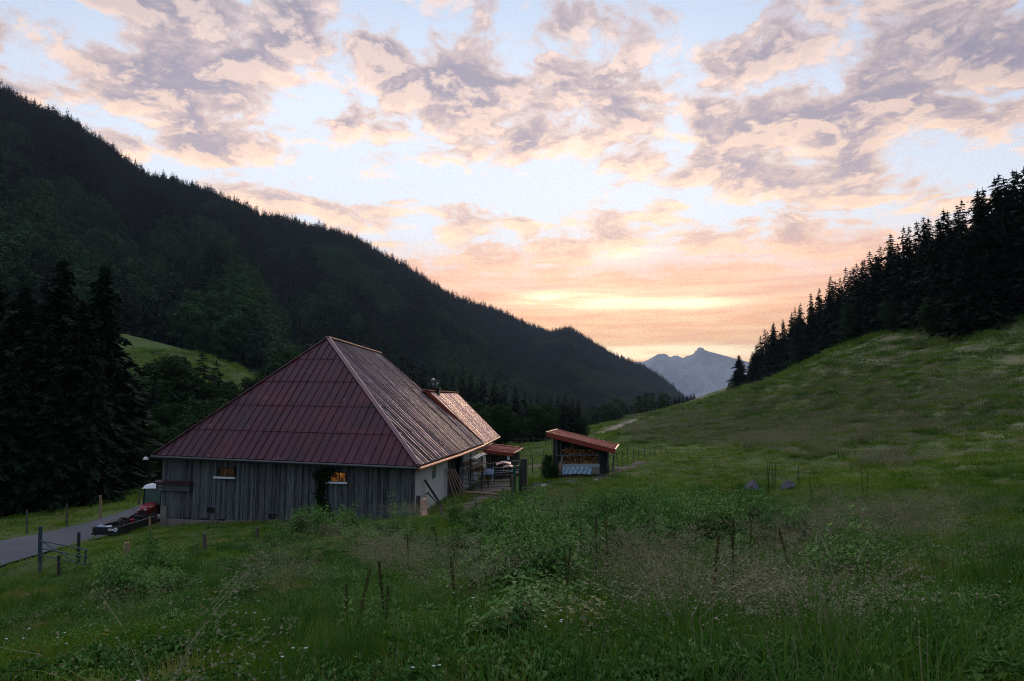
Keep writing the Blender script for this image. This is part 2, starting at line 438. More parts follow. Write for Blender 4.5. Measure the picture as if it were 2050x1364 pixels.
tc = g.n('ShaderNodeTexCoord').outputs['Object']
c = g.ramp(sx, [(0, (.07, .028, .009)), (.4, (.24, .10, .028)), (.75, (.42, .20, .055)), (1, (.58, .34, .13))])
nn = g.noise(tc, 22, 4, .7); c = g.mix(g.ss(nn, .45, .7), c, (.05, .025, .012)); g.pbr(c, .85, 0, nn, .5); M['log'] = m

# ------------------------------------------------------------ roof sheets and board walls
def vrange(poly, u):
    vs = []
    n = len(poly)
    for i in range(n):
        (u0, v0), (u1, v1) = poly[i], poly[(i + 1) % n]
        if (u0 - u) * (u1 - u) <= 0 and abs(u1 - u0) > 1e-9:
            vs.append(v0 + (v1 - v0) * (u - u0) / (u1 - u0))
    return (min(vs), max(vs)) if vs else None
def roof_sheets(mb, pts, period, rib, h, rows, m=0, thick=.03):
    """pts[0]-pts[1] is the eave; ribs run up the slope; sheets overlap in rows"""
    pts = [np.array(p, float) for p in pts]
    O = pts[0]; U = unit(pts[1] - pts[0]); N = unit(np.cross(U, pts[-1] - pts[0]))
    if N[2] < 0: N = -N
    V = np.cross(N, U)
    if V[2] < 0: V = -V
    poly = [((p - O) @ U, (p - O) @ V) for p in pts]
    umin, umax = min(p[0] for p in poly), max(p[0] for p in poly)
    vmax = max(p[1] for p in poly)
    rl = vmax / rows
    us = []; k = 0
    u = umin
    while u < umax:
        us += [(u, 0), (u + period - rib, 0), (u + period - rib * .72, h), (u + period - rib * .28, h)]; u += period
    us = [q for q in us if q[0] < umax] + [(umax, 0)]
    for p in poly:
        if umin + 1e-6 < p[0] < umax - 1e-6: us.append((p[0], 0))
    us.sort()
    for (ua, ha), (ub, hb) in zip(us[:-1], us[1:]):
        if ub - ua < 1e-5: continue
        ra, rb = vrange(poly, ua + 1e-7), vrange(poly, ub - 1e-7)
        if not ra or not rb: continue
        jit = random.uniform(-.010, .010)
        for r in range(rows):
            lo, hi = r * rl, (r + 1) * rl + .12
            a0, a1 = max(ra[0], lo), min(ra[1], hi); b0, b1 = max(rb[0], lo), min(rb[1], hi)
            if a1 <= a0 and b1 <= b0: continue
            a1 = max(a1, a0); b1 = max(b1, b0)
            a0 = min(a0, ra[1]); b0 = min(b0, rb[1]); a1 = min(max(a1, a0), ra[1]); b1 = min(max(b1, b0), rb[1])
            def pt(uu, vv, hh):
                off = .02 + .03 * (1 - (vv - lo) / rl) if r else .02
                return O + U * uu + V * vv + N * (hh + off + jit)
            mb.poly([pt(ua, a0, ha), pt(ub, b0, hb), pt(ub, b1, hb), pt(ua, a1, ha)], [(ua, a0 + 1e-3), (ub, b0 + 1e-3), (ub, min(b1, hi - .13)), (ua, min(a1, hi - .13))], m)
    # underside
    mb.poly([p - N * .05 for p in pts][::-1], [(0, 0)] * len(pts), m + 1)
    return O, U, V, N

def board_wall(mb, A, B, ztop, zbot, width=.17, depth=.03, holes=(), m=0, nrm=None, ragged=.0, skip=.0):
    A, B = np.array(A, float), np.array(B, float); d = B - A; d[2] = 0; L = np.linalg.norm(d); d /= L
    nrm = np.array([d[1], -d[0], 0]) if nrm is None else np.array(nrm, float)
    s = 0
    while s < L:
        w = width * random.uniform(.75, 1.3); e = min(s + w, L); t = (s + e) / 2 / L
        zt, zb = ztop(t), zbot(t) + random.uniform(-ragged, ragged)
        segs = [(zb, zt)]
        for h0, h1, z0, z1 in holes:
            if e > h0 and s < h1:
                ns = []
                for a, b in segs:
                    if z0 > a: ns.append((a, min(b, z0)))
                    if z1 < b: ns.append((max(a, z1), b))
                segs = ns
        off = random.uniform(0, .02) + (.022 if random.random() < .3 else 0); r = random.random() * .89
        for a, b in segs:
            if b - a > .02 and random.random() >= skip:
                c = A + d * (s + e) / 2 + nrm * (off); c[2] = (a + b) / 2
                mb.box(c, e - s - .012, depth, b - a, d, nrm, m=m, uvs=r)
        s = e

# ============================================================ the big barn
A = BP(306, 911, 40.5); B = BP(837, 934, 36); C = BP(968, 888, 59.0); R1 = BP(655, 678, 45.1)
C[2] = (C[2] + B[2]) / 2
Ns = unit(np.cross(C - B, R1 - B)); R2 = ray_plane(760, 709, B, Ns)
D = A + (C - B); Nl = np.cross(R1 - A, R2 - A); D[2] = A[2] - ((D[0] - A[0]) * Nl[0] + (D[1] - A[1]) * Nl[1]) / Nl[2]
print('BARN', A, B, C, D, R1, R2)
barn = thing('barn', (-12.5, 47.5, -6.8), 'large old barn with steep maroon hipped metal roof above grey weathered plank walls', 'barn')
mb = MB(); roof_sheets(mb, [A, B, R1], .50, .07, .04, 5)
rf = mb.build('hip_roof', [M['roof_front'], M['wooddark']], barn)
rf['label'] = 'dark maroon triangular hip roof of standing seam metal sheets'
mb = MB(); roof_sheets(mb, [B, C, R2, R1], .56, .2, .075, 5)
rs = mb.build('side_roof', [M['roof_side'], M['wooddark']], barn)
rs['label'] = 'worn shiny side roof of ribbed metal sheets in five overlapping rows'
mb = MB(); roof_sheets(mb, [D, A, R1, R2], .5, .1, .04, 5); roof_sheets(mb, [C, D, R2], .5, .1, .04, 5)
mb.build('rear_roof', [M['roof_front'], M['wooddark']], barn)
mb = MB(); up = np.array([0, 0, .09])
for a, b in ((A, R1), (B, R1), (C, R2), (D, R2)): mb = MB(); mb.bar(a + up, b + up, .24, .05); mb.build('hip_cap', M['cap_red'], barn)
mb = MB(); mb.bar(R1 + up * 1.3, R2 + up * 1.3, .34, .07); mb.build('ridge_cap', M['cap'], barn)
mb = MB(); mb.bar(B + up + [.12, .1, .03], R1 + up + [.12, .1, .03], .07, .04)
mb.build('hip_flashing', M['cap'], barn)
# eaves: gutters and fascia
mb = MB(); fo = unit(np.cross(B - A, [0, 0, 1]))
mb.bar(A - [0, 0, .1] + fo * .03, B - [0, 0, .1] + fo * .03, .05, .16)
mb.tube([A + fo * .12 - [0, 0, .09], B + fo * .12 - [0, 0, .09]], .065, 8)
mb.build('front_gutter', M['gutter'], barn)
so = unit(np.cross(C - B, [0, 0, 1])); so = so if so[0] > 0 else -so
mb = MB(); mb.tube([B + so * .1 - [0, 0, .12], B * .5 + C * .5 + so * .1 - [0, 0, .2], C + so * .1 - [0, 0, .14]], .085, 8)
mb.build('side_gutter', M['copper'], barn)
mb = MB(); mb.bar(B + so * .01 - [0, 0, .16], C + so * .01 - [0, 0, .16], .04, .2, m=0)
mb.build('side_fascia', M['fascia_red'], barn)
# walls
inF, inS = .45, .55
ud, sd = unit((B - A) * [1, 1, 0]), unit((C - B) * [1, 1, 0])
WA = A + ud * .45 + sd * inF; WB = B - so * .42 + sd * inF; WC = C - so * .42 - sd * .4; WD = D + ud * .45 - sd * .4
Nf = unit(np.array([WB[1] - WA[1], -(WB[0] - WA[0]), 0])); Nw = unit(np.array([WC[1] - WB[1], -(WC[0] - WB[0]), 0]))
Lf = np.linalg.norm((WB - WA)[:2]); Ls = np.linalg.norm((WC - WB)[:2])
df, ds = (WB - WA) * [1, 1, 0] / Lf, (WC - WB) * [1, 1, 0] / Ls
def onwall(px, py, front=True):
    P = ray_plane(px, py, WA if front else WB, Nf if front else Nw)
    s = (P - (WA if front else WB)) @ (df if front else ds)
    return s, P[2], P
def rect(x0, y0, x1, y1, front=True):
    s0, z1, _ = onwall(x0, y0, front); s1, z0, _ = onwall(x1, y1, front); return s0, s1, z0, z1
w1, w2 = rect(437, 934, 470, 955), rect(661, 944, 694, 965)
g1, g2 = rect(418, 1016, 429, 1028), rect(540, 1029, 549, 1040)
_, zpl, _ = onwall(400, 1040); _, zpl2, _ = onwall(780, 1040)
mb = MB()
sk = rect(318, 1010, 333, 1050)[1]
board_wall(mb, WA, WB, lambda t: A[2] * (1 - t) + B[2] * t - .05, lambda t: (onwall(320, 1011)[1] if t * Lf < sk else zpl * (1 - t) + (zpl2 - .25) * t), .17, .035, [w1, w2, g1, g2], ragged=.03)
mb.build('plank_wall', M['wood'], barn)
mb = MB()
mb.poly([WA - Nf * .06 + [0, 0, z - WA[2]] if k == 0 else WB - Nf * .06 + [0, 0, z - WB[2]] for k, z in ((0, -7.6), (1, -7.3), (1, B[2] + .1), (0, A[2] + .1))], None, 0)
mb.poly([p + [0, 0, z - p[2]] for p, z in ((WA - Nf * .06, -7.6), (WA - Nf * .06, A[2]), (WD, D[2]), (WD, -7.6))], None, 0)
mb.poly([p + [0, 0, z - p[2]] for p, z in ((WD, -7.6), (WD, D[2]), (WC, C[2]), (WC, -7.6))], None, 0)
mb.build('inner_wall', M['wooddark'], barn)
mb = MB()
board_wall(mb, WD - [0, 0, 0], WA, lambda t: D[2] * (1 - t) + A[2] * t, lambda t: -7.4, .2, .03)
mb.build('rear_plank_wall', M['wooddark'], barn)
mb = MB()   # plinth along the front, and the stone corner
for s0, s1, zt in ((0.0, sk + .02, onwall(320, 1012)[1]), (sk, Lf * .28, zpl - .02), (Lf * .28, Lf, zpl2 - .3)):
    c = WA + df * (s0 + s1) / 2 - Nf * .12; c[2] = (zt - 8.2) / 2
    mb.box(c, s1 - s0 - .004, .26 + (.1 if s0 == 0 else 0), zt + 8.2, df, Nf)
mb.build('stone_plinth', M['concrete'], barn)
def window(s0, s1, z0, z1, m, sill_px=0):
    P = lambda s, z, n: np.array([*(WA + df * s + Nf * n)[:2], z])
    f = MB(); w = .06
    f.box(P(s0 + w / 2, (z0 + z1) / 2, 0), w, .1, z1 - z0, df, Nf, uvs=.3); f.box(P(s1 - w / 2, (z0 + z1) / 2, 0), w, .1, z1 - z0, df, Nf, uvs=.3)
    f.box(P((s0 + s1) / 2, z1 - w / 2, 0), s1 - s0 - 2 * w, .1, w, df, Nf, uvs=.3)
    f.box(P((s0 + s1) / 2 + .05, (z0 + z1) / 2, -.012), .035, .04, z1 - z0, df, Nf, uvs=.3)
    fo_ = f.build('window', M['wooddark'], barn)
    g_ = MB(); g_.box(P((s0 + s1) / 2, (z0 + z1) / 2, -.035), s1 - s0 - 2 * w, .012, z1 - z0 - w, df, Nf); g_.build('pane', m, fo_)
    g_ = MB(); g_.box(P((s0 + s1) / 2 - .04, z0 - .05, .09), s1 - s0 + .28, .2, .1, df, Nf); g_.build('sill', M['white'], fo_)
    return fo_
window(*w1, M['win_dim'])['label'] = 'small dim window with white sill'
window(*w2, M['win_lit'])['label'] = 'small window glowing amber beside the climbing vine'
for gg in (g1, g2):
    q = MB(); c = WA + df * (gg[0] + gg[1]) / 2 - Nf * .04; c[2] = (gg[2] + gg[3]) / 2
    q.box(c, gg[1] - gg[0], .02, gg[3] - gg[2], df, Nf); q.build('vent_opening', M['interior'], barn)
# boarded hatch with little maroon cover near the left corner
s0, s1, z0, z1 = rect(317, 967, 383, 984)
q = MB()
for k in range(3):
    zz0 = z0 + (z1 - z0) * k / 3; c = WA + df * (s0 + s1) / 2 + Nf * .16; c[2] = zz0 + (z1 - z0) / 6
    q.box(c, s1 - s0, .04, (z1 - z0) / 3 - .012, df, Nf, uvs=.3 + .25 * k)
for e in (s0 + .03, s1 - .03):
    c = WA + df * e + Nf * .1; c[2] = (z0 + z1) / 2; q.box(c, .05, .1, z1 - z0, df, Nf, uvs=.1)
hb = q.build('hatch_board', M['wood'], barn); hb['label'] = 'horizontal grey board box fixed near the barn corner'
q = MB(); c = WA + df * ((s0 + s1) / 2 + .03) + Nf * .14; c[2] = z1 + .08
q.box(c, s1 - s0 + .25, .34, .1, df, unit(Nf - [0, 0, .25])); q.build('cover', M['roof_front'], hb)
# lamp under the left eave
q = MB(); L0 = A - [0, 0, .15] + ud * .6; L1 = BP(292, 916.5, 40.4)
q.tube([L0, L1 + [.0, 0, .05]], .025, 6); q.build('lamp_arm', M['darkmetal'], barn)
q = MB(); q.tube([L1 + [0, 0, .05], L1 - [0, 0, .02], L1 - [0, 0, .12]], [.05, .13, .15], 10); q.build('lamp_head', M['white'], barn)
# side wall: pale panels, dark doorway, pale panels again
sA = onwall(895, 960, False)[0]; sB = onwall(925, 930, False)[0]
def swall(s0, s1, zt, zb, n, th, mt, mbx, joint=.9):
    s = s0
    while s < s1 - .01:
        e = min(s + joint, s1); c = WB + ds * (s + e) / 2 + Nw * n; c[2] = (zt + zb) / 2
        mbx.box(c, e - s - .025, th, zt - zb, ds, Nw); s = e
mb = MB(); zt = B[2] - .02
hs = rect(864, 936, 871, 957, False)
swall(.25, hs[0], zt, -6.9, 0, .08, None, mb); swall(hs[1], sA, zt, -6.9, 0, .08, None, mb); mb2 = MB(); swall(sB, Ls, zt, -6.9, 0, .08, None, mb2); mb2.build('panel_wall', M['plaster'], barn)
c = WB + ds * (hs[0] + hs[1]) / 2; c[2] = (zt + hs[3]) / 2; mb.box(c, hs[1] - hs[0], .08, zt - hs[3], ds, Nw)
c = WB + ds * (hs[0] + hs[1]) / 2; c[2] = (hs[2] - 6.9) / 2; mb.box(c, hs[1] - hs[0], .08, hs[2] + 6.9, ds, Nw)
sw = mb.build('panel_wall', M['plaster'], barn); sw['label'] = 'pale panelled side wall facing the yard'
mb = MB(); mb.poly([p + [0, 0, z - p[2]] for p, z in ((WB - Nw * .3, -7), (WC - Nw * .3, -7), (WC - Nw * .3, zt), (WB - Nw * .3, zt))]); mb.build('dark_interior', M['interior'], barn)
mb = MB(); c = WB + ds * (hs[0] + hs[1]) / 2 - Nw * .03; c[2] = (hs[2] + hs[3]) / 2; mb.box(c, hs[1] - hs[0] - .01, .02, hs[3] - hs[2] - .01, ds, Nw); mb.build('side_window', M['glass'], barn)
for s, w in ((.1, .28), (sA + .12, .24), (sB - .5, .45), (sB - .1, .18)):
    mb = MB(); c = WB + ds * s + Nw * .05; c[2] = (zt - 6.9) / 2; mb.box(c, w, .12, zt + 6.9, ds, Nw, uvs=random.random() * .8); mb.build('door_post', M['wood'], barn)
mb = MB(); q0, q1 = WB + ds * 1.2 + Nw * .12, WB + ds * (sA - .1) + Nw * .12
for zb, w in ((-6.25, .5), (-6.55, .75)):
    a, b = q0.copy(), q1.copy(); a[2] = b[2] = zb; mb.bar(a + Nw * w / 2, b + Nw * w / 2, w, .35)
mb.build('concrete_base', M['concrete'], barn)

# leaning things along the side wall
def lean_board(mbx, p0, p1, w, th, across, uvs): mbx.bar(p0, p1, w, th, up=across, uvs=uvs)
lb = thing('plank_stack', tuple(onwall(890, 990, False)[2] + Nw * .5), 'long brown planks leaning upright against the pale barn wall', 'planks')
for k in range(5):
    q = MB(); top = onwall(889 + k * 3.6, 938 + k * .4, False)[2] + Nw * (.1 + .03 * k)
    bot = top + Nw * (.55 + .06 * k) + ds * (.3 + .12 * k); bot[2] = Hs(bot[0], bot[1]) + .02
    q.bar(bot, top, .2, .035, up=Nw, uvs=.1 + .17 * k); q.build('plank', M['woodbrown'], lb)
pl = MB(); top = onwall(846, 961, False)[2] + Nw * .12; bot = top + Nw * 1.0 + ds * .2; bot[2] = Hs(bot[0], bot[1]) + .3
pl.bar(bot, top, .12, .12); o = pl.build('leaning_pole', M['wooddark'], None, base=tuple(bot)); props(o, 'dark square timber pole leaning against the pale barn wall', 'pole')
pl = MB(); top = onwall(849, 987, False)[2] + Nw * .2; bot = top + Nw * .9 - ds * .1; bot[2] = Hs(bot[0], bot[1]) + .25
pl.tube([bot, top], .035, 6); pl.bar(top - ds * .35, top + ds * .35, .05)
o = pl.build('rake', M['wooddark'], None, base=tuple(bot)); props(o, 'short dark rake leaning on the wall below the long pole', 'rake')
q = MB(); b0 = BP(858, 1040, 34.4); N_ = 9
for j in range(3):
    pass
P00 = BP(836, 1000, 36.0); P01 = BP(856, 996, 37.2); P10 = BP(846, 1040, 34.2); P11 = BP(866, 1034, 35.0)
def sp(t, e):
    a = P00 * (1 - t) + P10 * t; b = P01 * (1 - t) + P11 * t
    return (a * (1 - e) + b * e) - np.array([0, 0, .30]) * math.sin(PI * t) + np.array([-.15, 0, 0]) * math.sin(PI * t) + np.array([0, 0, .02]) * math.sin(e * 14)
q.grid(sp, 14, 12)
o = q.build('curved_sheet', M['rust'], None, smooth=True, base=tuple(P10)); props(o, 'curved rusty metal sheet leaning at the corner of the barn', 'metal sheet')
md = o.modifiers.new('s', 'SOLIDIFY'); md.thickness = .03
q = MB(); p = GXY(836, 35.3); q.tube([p - [0, 0, .3], p + [.02, 0, 1.25]], [.13, .11], 8); o = q.build('corner_post', M['wooddark'], None, base=tuple(p)); props(o, 'thick dark round post standing at the near corner of the barn', 'post')
q = MB(); p = GXY(812, 35.2)
q.tube([p, p + [0, 0, .05], p + [0, 0, .42], p + [0, 0, .45]], [.5, .52, .58, .6], 20, cap=False); q.tube([p + [0, 0, .05], p + [0, 0, .06]], [.5, .5], 20)
o = q.build('water_tub', mat_simple('dark_blue_plastic', (.03, .06, .12), .5), None, True, base=tuple(p)); props(o, 'low dark blue tub in the grass by the barn corner', 'tub')

# ============================================================ the house roof behind
W0 = BP(967, 889, 59.9); W1 = XZ(999, 76, 0); W1 = BP(999, 873.5, W0[2] / BP(999, 873.5, 1)[2])
print('house eave', W0, W1)
E1 = BP(914, 787, W1[1] - 1.2); Nh = unit(np.cross(W1 - W0, E1 - W0)); E0 = ray_plane(853, 784, W0, Nh)
print('house ridge', E0, E1)
house = thing('farmhouse', (float(E0[0]), float(E0[1]) + 4, -6.8), 'farmhouse with bright copper red ribbed roof adjoining the back of the big barn', 'house')
hx = unit(E1 - E0)
Wr0 = 2 * E0 - W0; Wr0 = Wr0 + (W0 - E0) * 0; Wr0 = np.array([2 * E0[0] - W0[0], W0[1], W0[2]]); Wr1 = np.array([2 * E1[0] - W1[0], W1[1], W1[2]])
mb = MB(); roof_sheets(mb, [W0, W1, E1, E0], .38, .12, .05, 1)
mb.build('front_roof', [M['roof_house'], M['woodbrown']], house)
mb = MB(); roof_sheets(mb, [Wr1, Wr0, E0, E1], .38, .12, .05, 1); mb.build('rear_roof', [M['roof_house'], M['woodbrown']], house)
mb = MB(); mb.bar(E0 + up - hx * .2, E1 + up + hx * .2, .5, .1); mb.build('ridge_cap', M['fascia_red'], house); mb = MB(); mb.bar(W1 + up, E1 + up, .2, .07); mb.build('verge_trim', M['fascia_red'], house); mb = MB(); mb.bar(E0 + up * .3 - hx * .1, W0 + up * .3 - hx * .1, .08, .3)
mb.build('verge_trim', M['fascia_red'], house)
mb = MB(); sh = unit(W1 - W0); oh = np.array([sh[1], -sh[0], 0]); mb.tube([W0 + oh * .1 - [0, 0, .1], W1 + oh * .1 - [0, 0, .1]], .09, 8); mb.build('gutter', M['copper'], house)
mb = MB()
Q = [np.array([*(p[:2]), 0]) for p in (W0 - oh * .6, W1 - oh * .6 - sh * .5, Wr1 + [.6, 0, 0] - sh * .5, Wr0 + [.6, 0, 0])]
for a, b, rr in ((Q[0], Q[1], None), (Q[1], Q[2], E1), (Q[2], Q[3], None), (Q[3], Q[0], E0)):
    pts = [a + [0, 0, -7.2], b + [0, 0, -7.2], b + [0, 0, W0[2] + .2]] + ([np.array([rr[0], (a[1] + b[1]) / 2, rr[2] - .2])] if rr is not None else []) + [a + [0, 0, W0[2] + .2]]
    mb.poly(pts)
mb.build('wall', M['plaster'], house)
ch = E0 * .78 + E1 * .22; chp = BP(871, 785, ch[1])
mb = MB(); mb.box(chp - [0, 0, .4], .75, .75, 1.3); mb.box(chp + [0, 0, .28], .9, .9, .1)
co = mb.build('chimney', M['darkmetal'], house)
mb = MB(); t = chp + [.12, 0, .3]
mb.tube([t, t + [0, 0, .35], t + [.12, 0, .5]], [.15, .15, .13], 10); mb.tube([t + [-.3, 0, 0], t + [-.3, 0, .55]], .05, 8)
for a in range(6):
    b0, b1 = -PI / 2 + a * PI / 6, -PI / 2 + (a + 1) * PI / 6; c = t + [-.3, 0, .72]
    mb.tube([c + [0, 0, .2 * math.sin(b0)], c + [0, 0, .2 * math.sin(b1)]], [max(.2 * math.cos(b0), .005), max(.2 * math.cos(b1), .005)], 10, cap=False)
mb.build('flue_cowl', M['galv'], co, True)

# ============================================================ lean-to with red roof
def mono_shed(name, label, P1, P2, P3, P4, ws, zb, matw, nper=.32, fh=.3):
    t = thing(name, tuple([float((P1[0] + P2[0]) / 2), float((P1[1] + P4[1]) / 2), zb]), label, 'shed')
    mb = MB(); roof_sheets(mb, [P2, P3, P4, P1], nper, .1, .04, 1); r = mb.build('roof', [M['roof_red'], M['wooddark']], t)
    mb = MB()
    dn = np.array([0, 0, fh / 2 - .05]); e = .035
    for a_, b_ in ((P1, P2), (P4, P3)): mb = MB(); mb.bar(a_ - dn, b_ - dn, .04, fh); mb.build('fascia', M['fascia_red'], r)
    mb = MB(); mb.bar(P1 + [0, 0, .07], P4 + [0, 0, .07], .16, .06); mb.bar(P2 + [.04, 0, .03], P3 + [.04, 0, .03], .12, .08); mb.bar(P4 + [0, 0, .07], P3 + [0, 0, .07], .12, .05); mb.bar(P1 + [0, 0, .075], P2 + [0, 0, .075], .07, .03)
    mb.build('trim', M['copper'], r)
    return t
lp1, lp2 = BP(966, 901.5, 60.5), BP(1028, 908.5, 60.5); lp3, lp4 = BP(1047, 898, 64.5), BP(984, 890, 64.5)
lean = mono_shed('lean_to_shed', 'low open lean-to with dark plank walls and brick red roof behind the yard gate', lp1, lp2, lp3, lp4, None, -6.3, None, fh=.28)
mb = MB()
board_wall(mb, [lp1[0] + .2, 63.2, 0], [lp2[0] - .1, 63.2, 0], lambda t: (lp1[2] * (1 - t) + lp2[2] * t) - .1, lambda t: -6.6, .2, .03, nrm=(0, -1, 0))
board_wall(mb, [lp2[0] - .15, 61.4, 0], [lp3[0] - .35, 64, 0], lambda t: lp2[2] - .1, lambda t: -6.6, .2, .03)
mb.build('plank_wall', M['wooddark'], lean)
for xx in (lp1[0] + .5, lp2[0] - .6):
    mb = MB(); mb.box([xx, 61, (lp2[2] - 6.6) / 2 - .1], .16, .16, lp2[2] + 6.4, uvs=.5); mb.build('post', M['post'], lean)
mb = MB(); a = BP(1018, 915, 60.6); mb.box(a, .22, .05, .5); mb.build('notice_board', M['white'], lean)
mb = MB(); a = BP(986, 913, 63.0); mb.box(a, 1.4, .06, .16); mb.box(a + [0, 0, .4], 1.4, .06, .2); mb.build('wall_shelf', M['woodbrown'], lean)

# ============================================================ firewood shed
q1, q2 = BP(1094, 867, 56), BP(1231, 901, 56); q3, q4 = BP(1237.5, 891.5, 60.5), BP(1116, 861, 60.5)
print('shed', q1, q2, q3, q4)
shed = mono_shed('firewood_shed', 'small firewood shed with sloping brick red roof standing alone in the pasture', q1, q2, q3, q4, None, -5.7, None, .30, .36)
zsh = -5.75
xl, xr = XZ(1112, 56.6, -4)[0], XZ(1216, 56.6, -4)[0]
def rt(x): return q1[2] + (q2[2] - q1[2]) * (x - q1[0]) / (q2[0] - q1[0]) - .28
mb = MB()
board_wall(mb, [xl, 56.9, 0], [xr - .7, 56.9, 0], lambda t: rt(xl + (xr - .7 - xl) * t), lambda t: -3.95 + .0 * t, .19, .03, nrm=(0, -1, 0))
board_wall(mb, [xr - .75, 56.7, 0], [xr, 56.7, 0], lambda t: rt(xr), lambda t: zsh - .2, .19, .03, nrm=(0, -1, 0))
board_wall(mb, [xr, 56.7, 0], [xr, 60, 0], lambda t: rt(xr), lambda t: zsh - .2, .19, .03)
board_wall(mb, [xl, 60, 0], [xl, 56.7, 0], lambda t: rt(xl) + .05, lambda t: zsh - .2, .19, .03)
board_wall(mb, [xl, 60, 0], [xr, 60, 0], lambda t: rt(xl + (xr - xl) * t), lambda t: zsh - .2, .19, .03, nrm=(0, 1, 0))
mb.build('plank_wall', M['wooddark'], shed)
for xx, w in ((xl + .08, .2), (xl + .42, .12), (xr - .75, .18), (xr + .0, .18)):
    mb = MB(); mb.box([xx, 56.5, (rt(xx) + zsh) / 2 - .1], w, .18, rt(xx) - zsh + .3, uvs=.4); mb.build('post', M['wood'], shed)
zbm = BP(1150, 912, 56.4)[2]
mb = MB(); mb.bar([xl, 56.38, zbm], [xr - .7, 56.38, zbm + .03], .12, .09); mb.build('cross_beam', M['wood'], shed)
mb = MB(); mb.box([(xl + xr) / 2 + .2, 57, -5.62], xr - xl - .6, .5, .55); mb.build('concrete_foot', M['concrete'], shed)
def firewood(label, x0, x1, z0, z1, y, wob, grp='firewood stacked in the shed'):
    mb = MB(); z = z0; 
    while z < z1:
        x = x0 + random.uniform(0, .08)
        while x < x1:
            r = random.uniform(.055, .10)
            top = z1 - wob * (.5 + .5 * math.sin(x * 2.3)) * random.uniform(.5, 1)
            if z < top:
                n = random.choice((5, 6, 7, 4)); a0 = random.random() * 6; yy = y + random.uniform(-.09, .06); cc = random.random()
                ring = [(x + r * math.cos(a0 + 2 * PI * k / n) * random.uniform(.8, 1.1), z + r * math.sin(a0 + 2 * PI * k / n) * random.uniform(.8, 1.1)) for k in range(n)]
                mb.poly([(a, yy, b) for a, b in ring], [(cc, 0)] * n)
                for k in range(n):
                    a, b = ring[k], ring[(k + 1) % n]
                    mb.poly([(a[0], yy, a[1]), (a[0], yy + .5, a[1]), (b[0], yy + .5, b[1]), (b[0], yy, b[1])], [(.05, 0)] * 4)
            x += r * 1.9
        z += .135
    o = mb.build('firewood_pile', M['log'], None, base=((x0 + x1) / 2, y, z0)); props(o, label, 'firewood', None, 'stuff'); return o
firewood('upper layer of split orange brown firewood above the shed cross beam', xl + .5, xr - .8, zbm + .14, BP(1150, 897, 56.5)[2], 56.62, .25)
firewood('lower layer of darker firewood between cross beam and blue tarpaulin', xl + .5, xr - .8, BP(1150, 929, 56.5)[2], zbm - .12, 56.62, .03)
# tarpaulin over the bottom layer
xt0, xt1 = XZ(1125, 56.3, -5)[0], XZ(1184, 56.3, -5)[0]; xt2 = XZ(1201, 56.3, -5)[0]
za, zm, zc = BP(1150, 929, 56.3)[2], BP(1150, 935, 56.3)[2], BP(1150, 951, 56.3)[2]
nx, nz_ = 46, 14
vs, fs, uvv = [], [], []
tp = MB()
def tpf(i, j):
    u, v = i / nx, j / nz_
    return np.array([xt0 + (xt1 - xt0) * u, 56.28 + .06 * math.sin(u * 40 + v * 6) + .05 * math.sin(u * 17) - .10 * v, zm + (zc + .1 * math.sin(u * 3) - zm) * v])
tp.grid(lambda u, v: tpf(u * nx, v * nz_), nx, nz_)
tar = tp.build('tarpaulin', M['tarp'], None, base=(xt0, 56.3, zc)); props(tar, 'crumpled blue and white tarpaulin covering the bottom of the firewood', 'tarpaulin')
tar.modifiers.new('s', 'SOLIDIFY').thickness = .015
mb = MB(); mb.bar([xt0, 56.4, (za + zm) / 2], [xt2, 56.4, (za + zm) / 2], .1, za - zm); o = mb.build('top_fold', M['tarpgrey'], tar)
mb = MB(); c = BP(1192, 941, 56.3); mb.box(c, xt2 - xt1 - .08, .4, .5); mb.box(c - [0, -.02, .3], xt2 - xt1 + .1, .35, .12)
o = mb.build('concrete_block', M['concrete'], None, base=tuple(c - [0, 0, .35])); props(o, 'grey brown concrete block beside the blue tarpaulin under the firewood', 'block')
# boards and sticks leaning at the shed
for k, (x0p, y0p, x1p, y1p, mt, lab) in enumerate(((1120, 953, 1126, 914, 'woodred', 'pale reddish board leaning on the left of the firewood'), (1116, 952, 1121, 925, 'postpale', 'short pale stick leaning beside the left shed post'),
                                                   (1226, 946, 1229, 912, 'post', 'grey board leaning on the right end of the shed'), (1238, 944, 1233, 905, 'post', 'thin grey pole leaning outward at the right shed corner'))):
    mb = MB(); a, b = BP(x0p, y0p, 55.9), BP(x1p, y1p, 56.35); mb.bar(a, b, .14 if k != 3 else .07, .04, uvs=.2 * k)
    o = mb.build('leaning_board', M[mt], None, base=tuple(a)); props(o, lab, 'board')
mb = MB(); c = BP(1223, 918, 56.2); mb.bar(c - [.16, 0, .25], c + [.16, 0, .25], .16, .1); o = mb.build('hanging_bucket', M['postpale'], None, base=tuple(c)); 
bpy.data.objects.remove(o)
dpt = MB(); a = BP(1232, 907, 56); dpt.tube([a, BP(1218, 915, 56.3), BP(1216.5, 935, 56.4)], .045, 8); dpt.build('downpipe', M['galv'], shed)

# ============================================================ yard clutter
def single(mb, name, m, label, cat, base, group=None, smooth=False):
    o = mb.build(name, m, None, smooth, base=tuple(map(float, base))); props(o, label, cat, group); return o
